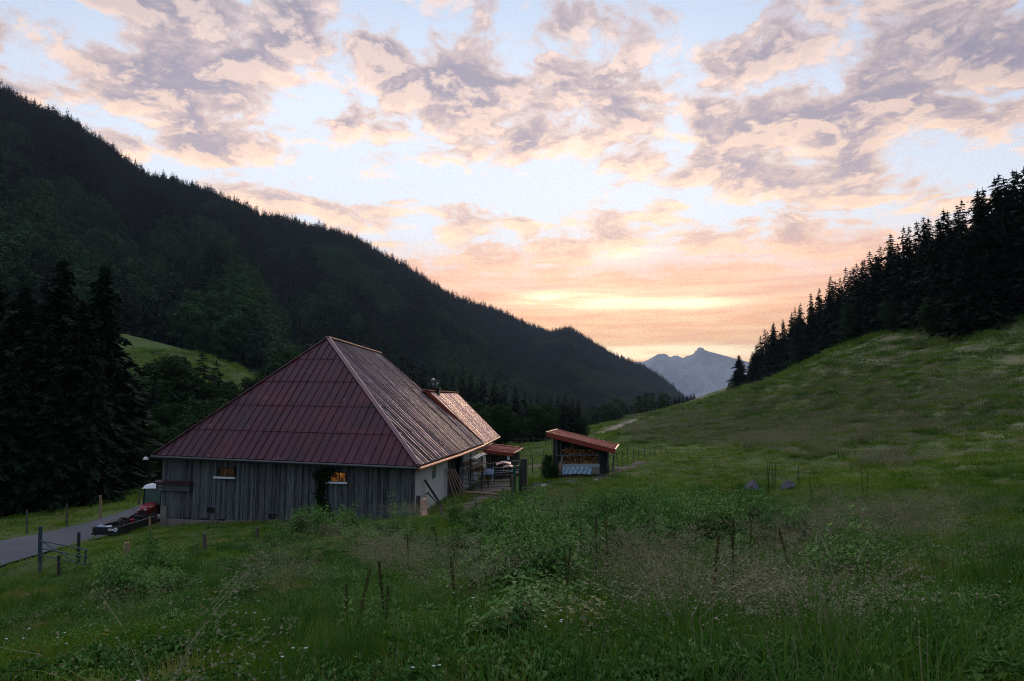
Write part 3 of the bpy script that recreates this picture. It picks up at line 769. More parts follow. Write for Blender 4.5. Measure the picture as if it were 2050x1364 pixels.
# plank rack on the barn side wall
rk = thing('plank_rack', tuple(BP(945, 945, 54)), 'wall rack holding sawn planks and sheets outside the barn side wall', 'rack')
for k, (xa, ya, xb, yb) in enumerate(((926, 929, 948, 922), (941, 919, 966, 909.5), (936, 939, 966, 926), (945, 918, 963, 907.5))):
    mb = MB(); a, b = BP(xa, ya, 50.5 + k * .2), BP(xb, yb, 55.5)
    for j in range(5):
        o_ = np.array([.16 * (j % 3), 0, .045 * (j // 3)]); mb.bar(a + o_ + [0, random.uniform(-.3, .3), 0], b + o_, .15, .04, uvs=.15 * j)
    mb.build('plank_layer', M['woodred'] if k % 2 == 0 else M['galv'], rk)
for px_ in (942, 965):
    mb = MB(); a = GXY(px_, 51.5 if px_ < 950 else 55.5); mb.bar(a, BP(px_, 908, a[1]), .12, .12, uvs=.4); mb.build('upright', M['post'], rk)
mb = MB(); a = BP(959, 911, 55); mb.box(a, .55, .4, .34); mb.box(a + [.05, 0, .2], .45, .3, .1); 
single(mb, 'yellow_crate', M['yellow'], 'yellow crate on top of the plank rack by the barn', 'crate', a - [0, 0, .17])
a = BP(957, 943, 55)
firewood('small heap of split firewood under the plank rack', a[0] - .55, a[0] + .55, a[2], BP(957, 931, 55)[2], 55, .3)
mb = MB(); a = GXY(976, 56); zt_ = BP(976, 940, 56)[2]; zb_ = BP(976, 949, 56)[2]
for x0_, x1_, y0_, y1_ in ((-.5, .5, -.35, -.31), (-.5, .5, .31, .35), (-.5, -.46, -.31, .31), (.46, .5, -.31, .31)):
    mb.box([a[0] + (x0_ + x1_) / 2, 56 + (y0_ + y1_) / 2, (zt_ + zb_) / 2], x1_ - x0_, y1_ - y0_, zt_ - zb_)
mb.box([a[0], 56, zb_ + .03], .92, .62, .04)
for sx in (-.4, .4):
    for sy in (-.25, .25): mb.box([a[0] + sx, 56 + sy, (zb_ + a[2]) / 2], .07, .07, zb_ - a[2])
single(mb, 'water_trough', M['tub'], 'pale blue plastic water trough standing behind the yard gate', 'trough', a)
for k, (xa, xb, yy, Y_) in enumerate(((993, 1023, 930.5, 57.5), (1006, 1028, 937, 57.0))):
    mb = MB(); a, b = BP(xa, yy + 1, Y_), BP(xb, yy - .5, Y_)
    mb.grid(lambda u, v: a * (1 - u) + b * u + np.array([0, .7 * v, .1 * v + .16 * math.sin(PI * u)]), 10, 2)
    o = single(mb, 'arched_panel', M['pinksheet'], ('upper pale pink arched sheet lying on the yard rails', 'lower pale pink arched sheet lying on the yard rails')[k], 'sheet', a)
    o.modifiers.new('s', 'SOLIDIFY').thickness = .05

def gate(name, label, corners, ys, m, base, verts=(0, 1), r=.028, diag=False, extra=()):
    """corners: left and right foot with Y; ys: pixel heights of the rails at left / right"""
    t = thing(name, base, label, 'gate')
    (xa, Ya), (xb, Yb) = corners
    pa, pb = [], []
    for ya, yb in ys:
        mb = MB(); a, b = BP(xa, ya, Ya), BP(xb, yb, Yb); mb.tube([a, b], r, 6); pa.append(a); pb.append(b); mb.build('rail', m, t)
    for v in verts:
        mb = MB(); a = pa[0] * (1 - v) + pb[0] * v; b = pa[-1] * (1 - v) + pb[-1] * v; mb.tube([a + [0, 0, .02], b - [0, 0, .02]], r * 1.15, 6); mb.build('upright', m, t)
    if diag:
        mb = MB(); mb.tube([pa[0], pb[-1] * .55 + pa[-1] * .45], r * .8, 6); mb.build('brace', m, t)
    return t
gate('yard_gate', 'black tubular steel gate left of the yard, hinged near the barn door', ((926, 48.5), (964, 49)), [(941, 945), (950, 954), (959, 964), (968, 974), (977, 984)], M['darkmetal'], tuple(GXY(945, 49)), (0, .55, 1))
gate('yard_gate', 'black tubular steel gate right of the first yard gate, reaching the green frame', ((965, 48.5), (1022, 48.5)), [(952, 951.5), (963.5, 963), (975.5, 974)], M['darkmetal'], tuple(GXY(995, 48.5)), (0, .22, 1), r=.035)
gate('yard_gate', 'long galvanised rail gate at the back of the yard beside the lean-to', ((975, 56), (1038, 55)), [(928.5, 922.5), (938, 934), (944, 941), (948, 944)], M['galv'], tuple(GXY(1005, 56)), (0, .2, .52, 1), r=.024)
gate('yard_gate', 'dark back gate with many thin rails under the plank rack', ((938, 52), (975, 54)), [(947, 947), (952, 952), (957, 957.5), (963, 963.5), (969, 969)], M['darkmetal'], tuple(GXY(955, 53)), (0, .45, 1), r=.02)
mb = MB(); a, b = BP(926, 986, 47.6), BP(1001, 991, 47.4); mb.tube([a, (a + b) / 2 + [0, 0, .04], b], [.09, .1, .07], 8); single(mb, 'threshold_log', M['postpale'], 'pale barked log lying across the foot of the yard gates', 'log', (a + b) / 2)
fr = thing('cattle_frame', tuple(GXY(1033, 49)), 'green painted steel pipe frame between the yard gates and the big dark post', 'frame')
for xa, ya, Ya in ((1028, 932, 49), (1031, 933, 49.2), (1040, 931, 50.5)):
    mb = MB(); a = BP(xa, ya, Ya); b = GXY(xa, Ya); mb.tube([b, a], .06, 8); mb.build('pipe', M['greensteel'], fr)
mb = MB(); mb.tube([BP(1028, 936, 49), BP(1040, 932, 50.5)], .045, 8); mb.build('crossbar', M['greensteel'], fr); mb = MB(); mb.tube([BP(1028, 950, 49), BP(1040, 946, 50.5)], .04, 8); mb.build('crossbar', M['greensteel'], fr)
def post(px, ytop, Y, r, m, label, lean=0, name='fence_post', group=None, cat='post', sides=8, base=None):
    a = GXY(px, Y) if base is None else base; top = BP(px + lean, ytop, Y); mb = MB()
    mid = (a + top) / 2 + np.array([random.uniform(-.02, .02), 0, 0])
    mb.tube([a - [0, 0, .2], mid, top - [0, 0, .02], top], [r * 1.05, r, r * .95, r * .8], sides)
    return single(mb, name, M[m], label, cat, a, group)
post(1048, 919, 49.5, .24, 'wooddark', 'massive dark square post at the right end of the yard gates', name='gate_post', sides=6)
post(1053.5, 917, 51, .11, 'postpale', 'pale capped post directly behind the massive dark gate post', name='gate_post')
post(1026, 952, 47.5, .10, 'post', 'weathered post carrying the right yard gate', name='gate_post')
post(1007, 977, 47, .07, 'post', 'thin post in front of the right yard gate')
post(1066, 915, 66, .05, 'post', 'slim post in the pasture behind the massive dark gate post')
post(922, 935, 48.3, .13, 'wood', 'tall weathered post by the dark barn doorway', name='gate_post')
# small conifer bush left of the shed comes with the trees

# ============================================================ left gate, posts, wires
lg = thing('field_gate', tuple(GXY(130, 27)), 'blue grey three rail metal gate standing half open near the roadside', 'gate')
for rails in (((81, 1083, 27.6), (175, 1101, 25.6)), ((81, 1097.5, 27.6), (175, 1116, 25.6)), ((81, 1111, 27.6), (170, 1130.5, 25.6))):
    mb = MB(); a, b = BP(*rails[0]), BP(*rails[1]); mb.tube([a, b], .024, 6); mb.build('rail', M['bluesteel'], lg)
mb = MB(); mb.tube([BP(81, 1083, 27.6), BP(81, 1113, 27.6)], .03, 6); mb.build('upright', M['bluesteel'], lg); mb = MB(); mb.tube([BP(172, 1101, 25.6), BP(170, 1131, 25.6)], .035, 6); mb.build('upright', M['bluesteel'], lg)
mb = MB(); mb.tube([BP(84, 1084, 27.5), BP(150, 1125, 26.2)], .025, 6); mb.build('brace', M['bluesteel'], lg)
post(81, 1054, 27.8, .075, 'bluesteel', 'tall blue painted post that carries the roadside field gate', name='gate_post')
post(118, 1112, 24.6, .065, 'wooddark', 'short dark post in front of the half open field gate')
post(158, 1066, 29, .065, 'wooddark', 'short dark post on the grass between gate and trailer')
post(254, 1086, 23.5, .11, 'postpale', 'bright peeled wooden post, stoutest in the lower left meadow')
post(410, 1068, 26, .07, 'post', 'slim grey post in the meadow below the dim barn window')
post(515, 1056, 28, .07, 'post', 'slim grey post in the meadow below the middle of the barn')
post(645, 1044, 29.5, .07, 'post', 'slim grey post in the meadow below the climbing vine')
post(780, 1022, 33, .05, 'post', 'thin grey post before the barn wall near its right corner')
post(884, 1016, 31, .065, 'post', 'slim grey post in front of the grassy slope right of the barn corner')
post(953, 1003, 34, .065, 'post', 'grey post with hanging wire beside the dirt path')
post(988, 997, 36, .09, 'wooddark', 'dark stubby post just below the yard gates')
post(54, 1021, 40.5, .05, 'post', 'thin pale post on the far road verge, leftmost of the row')
post(134, 1009, 43.5, .055, 'post', 'thin pale post on the far road verge, second of the row')
post(201, 992, 46, .09, 'postpale', 'thick pale post on the far road verge, third of the row')
post(278, 982, 51, .06, 'post', 'tilted pale post on the far road verge nearest the tractor', lean=4)
post(300, 1034, 37.5, .06, 'postpale', 'short pale post standing at the rear of the trailer')
def fence(label, pts, hgt, r, m, wires=2, name='pasture_fence'):
    P3 = [GXY(px, Y) for px, Y in pts]
    t = thing(name, tuple(P3[0]), label, 'fence')
    for p in P3:
        mb = MB(); h = hgt * random.uniform(.9, 1.1); mb.tube([p - [0, 0, .2], p + [random.uniform(-.06, .06), 0, h]], [r, r * .85], 6); mb.build('post', M[m], t)
    mb = MB()
    for w in range(wires):
        hh = hgt * (.85 - .38 * w); mb.tube([p + [0, 0, hh] for p in P3], .006, 4)
    mb.build('wire', M['galv'], t); return t
fence('thin post and wire fence along the far valley road behind the sheds', [(1023 + k * 11.5, 118 - k * 1.2) for k in range(9)], 1.5, .05, 'post')
fence('dark post fence running right from the firewood shed across the pasture', [(1246 + k * 11, 68 + k * 2.1) for k in range(9)], 1.35, .045, 'post')
fence('faint wire fence with dark posts high on the meadow slope', [(1340, 150), (1366, 146), (1398, 141), (1418, 138), (1450, 133), (1472, 131), (1545, 122), (1600, 117)], 1.5, .05, 'post')
fence('wire fence of slim posts crossing the pasture between yard and road', [(1062, 92), (1088, 90), (1112, 88)], 1.3, .045, 'post')

# ============================================================ trailer
def local_thing(name, px, Y, rz, label, cat, z=None):
    p = GXY(px, Y);  p[2] = p[2] if z is None else z
    return thing(name, tuple(p), label, cat, rz=rz), p
class LB(MB):
    """shapes in the thing's own frame"""
    def fin(s, name, m, parent, smooth=False):
        o = s.build(name, m, None, smooth, base=(0, 0, 0)); o.parent = parent; o.location = (0, 0, 0); return o
def wheel(parent, x, y, z, r, w, rimc='galv', axis=(1, 0, 0)):
    ax = np.array(axis, float); c = np.array([x, y, z], float)
    q = LB(); q.tube([c - ax * w / 2, c - ax * w * .42, c + ax * w * .42, c + ax * w / 2], [r * .86, r, r, r * .86], 22)
    for k in range(18):
        a = 2 * PI * k / 18; d = np.array([0, math.cos(a), math.sin(a)]) * r; q.box(c + d, w * .9, .05 * r / .4, .04, (1, 0, 0), np.cross(ax, d), d)
    o = q.fin('wheel', M['black'], parent)
    q = LB(); q.tube([c - ax * (w / 2 + .012), c + ax * (w / 2 + .012)], r * .52, 16); q.tube([c - ax * (w / 2 + .05), c + ax * (w / 2 + .05)], r * .16, 10); q.fin('rim', M[rimc], o); return o
tr, tp0 = local_thing('flat_trailer', 250, 38.6, .0, 'low dark flat trailer with rubber tyres stored along its deck at the roadside', 'trailer')
bb = (-.75, .75, -2.3, 2.3)
q = LB(); q.box((0, 0, .38), 1.5, 4.5, .09); 
for s in (-.6, .6): q.box((s, 0, .28), .08, 4.5, .1)
q.fin('deck', M['wooddark'], tr)
for nm, c, d in (('side_board', (.73, 0, .57), (.04, 4.5, .28)), ('side_board', (-.73, 0, .57), (.04, 4.5, .28)), ('tailgate', (0, -2.27, .57), (1.5, .04, .3)), ('headboard', (0, 2.27, .62), (1.5, .04, .4))):
    q = LB(); q.box(c, *d)
    if nm == 'tailgate': q.box((0, -2.3, .34), 1.56, .08, .1)
    o = q.fin(nm, M['darkmetal'], tr)
    if nm == 'side_board' and c[0] > 0:
        q = LB(); q.box((c[0] + .002, 0, .722), .05, 4.5, .02); q.fin('edge_strip', M['galv'], o)
    if nm == 'tailgate': tg = o
wt = mat_simple('sign_white', (.7, .72, .72), .5, 0, .05); bk = M['black']
q = LB(); q.box((.32, -2.305, .58), .3, .012, .12); q.fin('number_plate', wt, tg)
q = LB(); q.tube([(.6, -2.295, .58), (.6, -2.315, .58)], .12, 20); q.fin('speed_disc', wt, tg)
def glyphs(parent, txt, x, z, h, y, m):
    c = bpy.data.curves.new('marking', 'FONT'); c.body = txt; c.size = h; c.extrude = .002; c.align_x = 'CENTER'; c.align_y = 'CENTER'
    o = bpy.data.objects.new('marking', c); link(o); o.parent = parent; o.location = (x, y, z); o.rotation_euler = (PI / 2, 0, 0); c.materials.append(m)
    bpy.context.view_layer.update(); me = bpy.data.meshes.new_from_object(o.evaluated_get(bpy.context.evaluated_depsgraph_get())); n_ = bpy.data.objects.new('marking', me); link(n_); n_.parent = parent; n_.location = o.location; n_.rotation_euler = o.rotation_euler; bpy.data.objects.remove(o)
glyphs(tg, '25', .6, .58, .13, -2.318, bk); glyphs(tg, 'A N', .32, .58, .1, -2.314, bk)
for s in (-.55, .55): wheel(tr, s, -.3, .24, .24, .2)
q = LB(); q.bar((-.5, 2.3, .33), (0, 3.3, .33), .07); q.bar((.5, 2.3, .33), (0, 3.3, .33), .07); q.bar((0, 3.25, .33), (0, 3.7, .33), .08); q.fin('drawbar', M['darkmetal'], tr)
tr.scale = (.9, .82, .9)
# load on the trailer
def on_tr(x, y, z):
    c_, s_ = math.cos(.0), math.sin(.0); return np.array([tp0[0] + x * .9, tp0[1] + y * .82, tp0[2] + z * .9])
for k, (x, y, h, m_, lab) in enumerate(((-.4, -2.0, .3, 'tub', 'pale plastic canister at the tail of the trailer'), (0, -1.9, .26, 'white', 'white bucket beside the canister on the trailer'), (-.2, -.2, .32, 'orange', 'orange box in the middle of the trailer load'), (.1, .6, .3, 'redpaint', 'dull red can towards the front of the trailer'))):
    c = on_tr(x, y, .43); q = MB()
    if k in (1, 3): q.tube([c, c + [0, 0, .02], c + [0, 0, h], c + [0, 0, h + .02]], [.11, .13, .15, .13], 14)
    else: q.box(c + [0, 0, h / 2], .34, .26, h); q.box(c + [0, 0, h + .03], .12, .1, .06)
    single(q, ('canister', 'bucket', 'box', 'can')[k], M[m_], lab, ('canister', 'bucket', 'box', 'can')[k], c)
for k, (x, y) in enumerate(((.1, -1.2), (.15, -.7), (-.3, .4), (.2, 1.2), (-.2, 1.6))):
    c = on_tr(x, y, .56); q = MB(); ring = []
    for j in range(18):
        a = 2 * PI * j / 18; ring.append(c + np.array([.26 * math.cos(a), .04 * math.cos(a), .10 + .26 * math.sin(a) * .5 + .03]))
    q.tube(ring + [ring[0]], .07, 7, cap=False)
    single(q, 'tyre', M['black'], 'old black tyre lying in the low roadside trailer', 'tyre', c, 'old tyres lying in the trailer', True)

# ============================================================ tractor
tt, tp1 = local_thing('tractor', 306, 43.9, .12, 'small red tractor with white roofed cab parked beside the barn corner', 'tractor')
q = LB()   # bonnet: rounded nose
sec = [(-1.75, .26, .72, .92), (-1.7, .31, .66, 1.02), (-1.5, .34, .62, 1.1), (-.4, .38, .62, 1.2)]
prev = None
for y, hw, z0, z1 in sec:
    pts = [(-hw, y, z0), (-hw, y, z1 - .12), (-hw * .7, y, z1), (hw * .7, y, z1), (hw, y, z1 - .12), (hw, y, z0)]
    if prev is None: q.poly(pts)
    else:
        for i in range(6): j = (i + 1) % 6; q.poly([prev[i], prev[j], pts[j], pts[i]])
    prev = pts
bon = q.fin('bonnet', M['redpaint'], tt)
q = LB(); q.box((0, -1.765, .78), .36, .03, .2); q.fin('grille', M['black'], bon)
for s in (-.2, .2):
    q = LB(); q.box((s, -1.755, .94), .13, .03, .08); q.fin('headlight', M['white'], bon)
q = LB(); q.box((0, -.6, .55), .5, 2.2, .3); q.box((0, -1.6, .45), .34, .3, .3); q.box((0, .9, .6), .6, .9, .5); q.fin('chassis', M['black'], tt)
q = LB()
for s in (-.52, .52):
    for y in (-.3, .95): q.bar((s, y, .95), (s * .96, y + (.1 if y < 0 else -.05), 2.05), .07)
    q.bar((s, -.3, .98), (s, .95, .98), .06)
q.box((0, -.3, .98), 1.04, .06, .08); q.fin('cab_frame', M['black'], tt)
q = LB(); q.poly([(-.49, -.29, 1.0), (.49, -.29, 1.0), (.47, -.2, 2.03), (-.47, -.2, 2.03)])
for s in (-.5, .5): q.poly([(s, -.27, 1.0), (s, .92, 1.0), (s * .97, .88, 2.03), (s * .97, -.18, 2.03)])
q.poly([(-.49, .93, 1.0), (.49, .93, 1.0), (.47, .89, 2.03), (-.47, .89, 2.03)]); q.fin('cab_glass', M['glass'], tt)
q = LB(); q.hexa([(-.58, -.42, 2.05), (.58, -.42, 2.05), (.58, 1.05, 2.05), (-.58, 1.05, 2.05), (-.46, -.25, 2.26), (.46, -.25, 2.26), (.46, .95, 2.26), (-.46, .95, 2.26)]); q.fin('cab_roof', M['white'], tt)
for s in (-.62, .62):
    q = LB()
    for k in range(7):
        a0, a1 = PI * k / 7, PI * (k + 1) / 7; r_ = .62
        q.poly([(s - .14, .75 + r_ * math.cos(a0), .5 + r_ * math.sin(a0)), (s + .14, .75 + r_ * math.cos(a0), .5 + r_ * math.sin(a0)), (s + .14, .75 + r_ * math.cos(a1), .5 + r_ * math.sin(a1)), (s - .14, .75 + r_ * math.cos(a1), .5 + r_ * math.sin(a1))])
    q.fin('mudguard', M['redpaint'], tt)
for s in (-.6, .6): wheel(tt, s, .75, .5, .5, .26, 'redpaint'); wheel(tt, s * .85, -1.25, .33, .33, .2, 'redpaint')

# boulders in the meadow
def boulder(name, c, sx, sy, sz, label, m='stone', seed=0, group=None):
    me = bpy.data.meshes.new(name); import bmesh
    bm = bmesh.new(); bmesh.ops.create_icosphere(bm, subdivisions=4, radius=1)
    rb = np.random.default_rng(seed + 40); PN = rb.normal(size=(16, 3)); PN /= np.linalg.norm(PN, axis=1)[:, None]; PD = rb.uniform(.55, .92, 16)
    for v in bm.verts:
        p = np.array(v.co)
        for n_, d_ in zip(PN, PD):
            k_ = p @ n_
            if k_ > d_: p = p - n_ * (k_ - d_)
        q_ = p * 2.3 + seed * 7.1
        n1 = float(fbm(np.array([q_[0] + q_[2] * .7]), np.array([q_[1] - q_[2] * .6]), 4)[0])
        p = p * (1.05 + .35 * (n1 - .5)); v.co = Vector((p[0] * sx, p[1] * sy, p[2] * sz))
    bm.to_mesh(me); bm.free(); me.materials.append(M[m])
    o = bpy.data.objects.new(name, me); o.location = c; link(o); props(o, label, 'rock', group); return o
p = GXY(1507, 35); boulder('boulder', tuple(p + [0, 0, .14]), .5, .5, .48, 'large grey boulder standing in tall grass on the right slope', seed=1)
p = GXY(1578, 34.5); boulder('boulder', tuple(p + [0, 0, .06]), .42, .36, .34, 'smaller lilac grey boulder just right of the large one', seed=2)
p = GXY(533, 11.3); boulder('boulder', tuple(p + [0, 0, .02]), .13, .1, .09, 'small white stone in the grass at lower left', 'rock_white', 3)
k = 0
for px_, Y_, s in ((1075, 53, .3), (1088, 52, .2), (1100, 54, .25), (1150, 53.5, .16), (1193, 53, .2), (1062, 51, .22), (1120, 53, .14), (1236, 61, .25), (1270, 63, .2), (1250, 64, .22)):
    p = GXY(px_, Y_); boulder('stone', tuple(p + [0, 0, s * .1]), s * 1.2, s, s * .55, 'broken grey stone lying in the muddy ground around the firewood shed', 'rock_white' if k % 3 == 1 else 'stone', 5 + k, 'stones in the mud around the firewood shed'); k += 1

# far hut
_t = np.linspace(0, .5, 400); _x, _y, _z = mount(1276 + 0 * _t, _t); _p = PROJ(_x, _y, _z); _k = int(np.argmin(np.abs(_p[1] - 821))); p = np.array([_x[_k], _y[_k], _z[_k]]); print('hut', p)
hut = thing('mountain_hut', tuple(p), 'tiny pale alpine hut on the distant green clearing', 'hut')
mb = MB(); mb.box(p + [0, 0, 2], 16, 9, 6); mb.build('wall', M['woodbrown'], hut)
mb = MB(); mb.hexa([p + [-9, -6, 5], p + [9, -6, 5], p + [9, 6, 5], p + [-9, 6, 5], p + [-9, -.3, 9], p + [9, -.3, 9], p + [9, .3, 9], p + [-9, .3, 9]]); mb.build('roof', M['galv'], hut)

# ============================================================ ground sheet
m, g = mat('pasture_ground')
pos = g.n('ShaderNodeNewGeometry').outputs['Position']
n1 = g.noise(pos, .06, 5, .6); n2 = g.noise(pos, .9, 6, .65); n3 = g.noise(pos, 7.0, 5, .7)
c = g.mix(g.ss(n1, .35, .65), (.050, .088, .020), (.09, .135, .032))
c = g.mix(g.ss(n2, .45, .7), c, (.12, .125, .05))
n4 = g.noise(g.vm('MULTIPLY', pos, (.5, .12, .5)), .8, 6, .7)
hl = g.ss(g.n('ShaderNodeSeparateXYZ', {0: pos}).outputs[0], 12, 45)
c = g.mix(g.m('MULTIPLY', g.m('MULTIPLY', g.ss(n4, .40, .60), hl), .55), c, (.34, .29, .18))
c = g.mix(g.m('MULTIPLY', g.ss(n3, .5, .75), .5), c, (.03, .022, .012))
g.pbr(c, .95, 0, n3, .8, .1, .06); M['ground'] = m
m, g = mat('muddy_ground')
pos = g.n('ShaderNodeNewGeometry').outputs['Position']
n1 = g.noise(pos, .8, 6, .7); n2 = g.noise(pos, 6, 5, .7)
c = g.mix(g.ss(n1, .35, .65), (.035, .028, .02), (.095, .08, .065)); c = g.mix(g.ss(n2, .5, .7), c, (.05, .06, .025))
g.pbr(c, .85, 0, n2, .9, .3, .06); M['mud'] = m
m, g = mat('grey_asphalt')
pos = g.n('ShaderNodeNewGeometry').outputs['Position']
n1 = g.noise(pos, .25, 5, .65); n2 = g.noise(pos, 25, 4, .7)
c = g.mix(g.ss(n1, .3, .7), (.065, .065, .075), (.105, .105, .12)); c = g.mix(g.m('MULTIPLY', g.ss(n2, .45, .7), .4), c, (.08, .08, .085))
cr = g.n('ShaderNodeTexVoronoi', {'Vector': pos, 'Scale': .35}, feature='DISTANCE_TO_EDGE').outputs[0]
c = g.mix(g.m('MULTIPLY', g.ss(cr, .02, .0), .5), c, (.04, .04, .042))
g.pbr(c, .75, 0, n2, .3, .35, .01); M['road'] = m
def polar(az, rr, fz, mt, name, fn=None):
    A_, R_ = np.meshgrid(az, rr, indexing='ij'); x, y = R_ * np.sin(A_), R_ * np.cos(A_); z = fz(x, y)
    na, nr = len(az), len(rr); V = np.stack([x, y, z], -1).reshape(-1, 3)
    i, j = np.meshgrid(np.arange(na - 1), np.arange(nr - 1), indexing='ij'); b = i * nr + j
    Fq = np.stack([b, b + 1, b + nr + 1, b + nr], -1).reshape(-1, 4)
    return V, Fq
az = np.concatenate([np.radians(np.arange(-180, -55, 3)), np.radians(np.arange(-55, 55, .2)), np.radians(np.arange(55, 180.1, 3))])
rr = np.concatenate([[.01], np.geomspace(.8, 640, 430), np.geomspace(700, 15000, 24)])
V, Fq = polar(az, rr, lambda x, y: H(x, y), None, '')
dR = dist_line(V[:, 0], V[:, 1], ROADS[::3]); 
V[:, 2] -= .14 * sstep(3.2, 2.0, dR)
me = np_mesh('ground', V, Fq[:, ::-1], M['ground'], True)
props(link(bpy.data.objects.new('ground', me)), kind='structure')

def ribbon(name, L, half, mt, lift, kind='structure', n=5, edge=0):
    L = np.array(L); T = np.gradient(L, axis=0); T /= np.linalg.norm(T, axis=1)[:, None]; Nn = np.stack([T[:, 1], -T[:, 0]], 1)
    hw = np.broadcast_to(half, (len(L),)); V = []; 
    for k in range(n):
        o = (k / (n - 1) * 2 - 1); wob = edge * (fbm(L[:, 0] * .8 + 9 * k, L[:, 1] * .8, 3) - .5) * (1 if k in (0, n - 1) else 0)
        x = L[:, 0] + Nn[:, 0] * (o * hw + wob); y = L[:, 1] + Nn[:, 1] * (o * hw + wob); z = H(x, y) + lift - .03 * o * o
        V.append(np.stack([x, y, z], 1))
    V = np.array(V).transpose(1, 0, 2).reshape(-1, 3); m_ = len(L)
    i, j = np.meshgrid(np.arange(m_ - 1), np.arange(n - 1), indexing='ij'); b = i * n + j
    Fq = np.stack([b, b + n, b + n + 1, b + 1], -1).reshape(-1, 4)
    me = np_mesh(name, V, Fq[:, ::-1], mt, True); return props(link(bpy.data.objects.new(name, me)), kind=kind)
ribbon('road', smooth_line(ROAD, 40), 2.35, M['road'], .03, edge=.45)
pth = smooth_line([GXY(px, Y)[:2] for px, Y in ((985, 52), (968, 47), (958, 44), (942, 40.5), (925, 37.5), (905, 35.5))], 20)
ribbon('dirt_path', pth, .55, M['mud'], .05, edge=.5)
PATH2 = smooth_line([GXY(px, Y)[:2] for px, Y in ((300, 24.2), (380, 25.5), (470, 27), (560, 28.6), (680, 31))], 20)
ribbon('trodden_path', PATH2, .28, M['mud'], .04, edge=.25)
yard = smooth_line([GXY(px, Y)[:2] for px, Y in ((985, 46.5), (985, 52), (1000, 58), (1030, 68), (1075, 80))], 16)
ribbon('dirt_yard', yard, np.linspace(2.0, .8, len(yard)), M['mud'], .05, edge=1.2)
mudl = smooth_line([GXY(px, Y)[:2] for px, Y in ((1035, 49), (1080, 52.5), (1150, 53.6), (1215, 56), (1290, 66))], 16)
ribbon('muddy_track', mudl, .55, M['mud'], .05, edge=.9)

# ============================================================ mountainside and far peaks
m, g = mat('forest_floor')
pos = g.n('ShaderNodeNewGeometry').outputs['Position']
n1 = g.noise(pos, .02, 6, .65)
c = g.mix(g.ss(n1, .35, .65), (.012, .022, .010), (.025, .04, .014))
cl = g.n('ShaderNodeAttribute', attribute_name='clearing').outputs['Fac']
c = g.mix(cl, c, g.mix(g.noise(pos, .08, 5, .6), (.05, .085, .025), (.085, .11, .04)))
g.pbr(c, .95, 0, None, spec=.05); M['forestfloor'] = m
def clearing(px, t):
    c = np.zeros_like(px)
    for cx, ct, wx, wt_ in ((1285, .0, 38, .10), (1080, .02, 25, .06), (800, .45, 12, .03)):
        c = np.maximum(c, sstep(1.25, .85, np.sqrt(((px - cx) / wx) ** 2 + ((t - ct) / wt_) ** 2) + (fbm(px * .06, t * 30, 3) - .5) * .5))
    return c
cols = np.arange(-700, 1386.1, 3.0); ts = np.concatenate([[-.04], np.linspace(0, 1, 110), [1.03, 1.08, 1.15, 1.3]])
PX, TT = np.meshgrid(cols, ts, indexing='ij')
x, y, z = mount(PX, TT); z[:, 0] -= 8
V = np.stack([x, y, z], -1).reshape(-1, 3); nr = len(ts)
i, j = np.meshgrid(np.arange(len(cols) - 1), np.arange(nr - 1), indexing='ij'); b = i * nr + j
Fq = np.stack([b, b + 1, b + nr + 1, b + nr], -1).reshape(-1, 4)
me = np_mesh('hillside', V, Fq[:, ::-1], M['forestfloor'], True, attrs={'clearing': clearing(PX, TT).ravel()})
props(link(bpy.data.objects.new('hillside', me)), kind='structure')
m, g = mat('bare_limestone_mountain')
pos = g.n('ShaderNodeNewGeometry').outputs['Position']; nrm = g.n('ShaderNodeNewGeometry').outputs['Normal']
n1 = g.noise(pos, .0012, 8, .65); n2 = g.noise(g.vm('MULTIPLY', pos, (1, 1, .25)), .004, 8, .7)
c = g.mix(g.ss(n1, .4, .6), (.24, .25, .27), (.40, .39, .39)); c = g.mix(g.ss(n2, .5, .65), c, (.52, .50, .50))
g.pbr(c, .9, 0, n2, 1, .1, 60); M['rockface'] = m
FS = np.array([(1100, 745), (1180, 735), (1240, 727), (1290, 724), (1304, 717), (1318, 709), (1328, 708), (1335, 709), (1342, 715), (1351, 712), (1358, 712), (1368, 717), (1375, 713), (1384, 711), (1391, 707), (1394, 701), (1396.5, 702), (1399, 695.5), (1409, 696),
               (1411.5, 700.5), (1422, 704), (1434, 707), (1452, 712), (1474, 718), (1507, 727), (1560, 742), (1700, 775), (1900, 800)], float)
FD = 14000.
cols = np.arange(1100, 1900, 1.5); ts = np.linspace(0, 1.25, 120); PX, TT = np.meshgrid(cols, ts, indexing='ij')
py = np.interp(PX, FS[:, 0], FS[:, 1]); cy = -(py - 682) / F
Yb = FD - 2700; Yv = Yb + (FD - Yb) * TT
zr = FD * (SP_ + cy * CP_) / (CP_ - cy * SP_)
tt = np.clip(TT, 0, 1); z = -60 + (zr + 60) * tt ** 1.35 - np.clip(TT - 1, 0, 1) * 2500
x = (PX - 1025) / F * Yv
rn = 1 - np.abs(fbm(x * .002, Yv * .0006 + z * .0004, 5) * 2 - 1)
z += (rn - .6) * 440 * (TT < .9) * np.sin(PI * tt) ** .7 * (TT < 1) + (fbm(x * .005, Yv * .0026, 4) - .5) * 210 * np.sin(PI * tt)
V = np.stack([x, Yv, z], -1).reshape(-1, 3); nr = len(ts)
i, j = np.meshgrid(np.arange(len(cols) - 1), np.arange(nr - 1), indexing='ij'); b = i * nr + j
Fq = np.stack([b, b + 1, b + nr + 1, b + nr], -1).reshape(-1, 4)
me = np_mesh('distant_mountain', V, Fq[:, ::-1], M['rockface'], True)
props(link(bpy.data.objects.new('distant_mountain', me)), kind='structure')

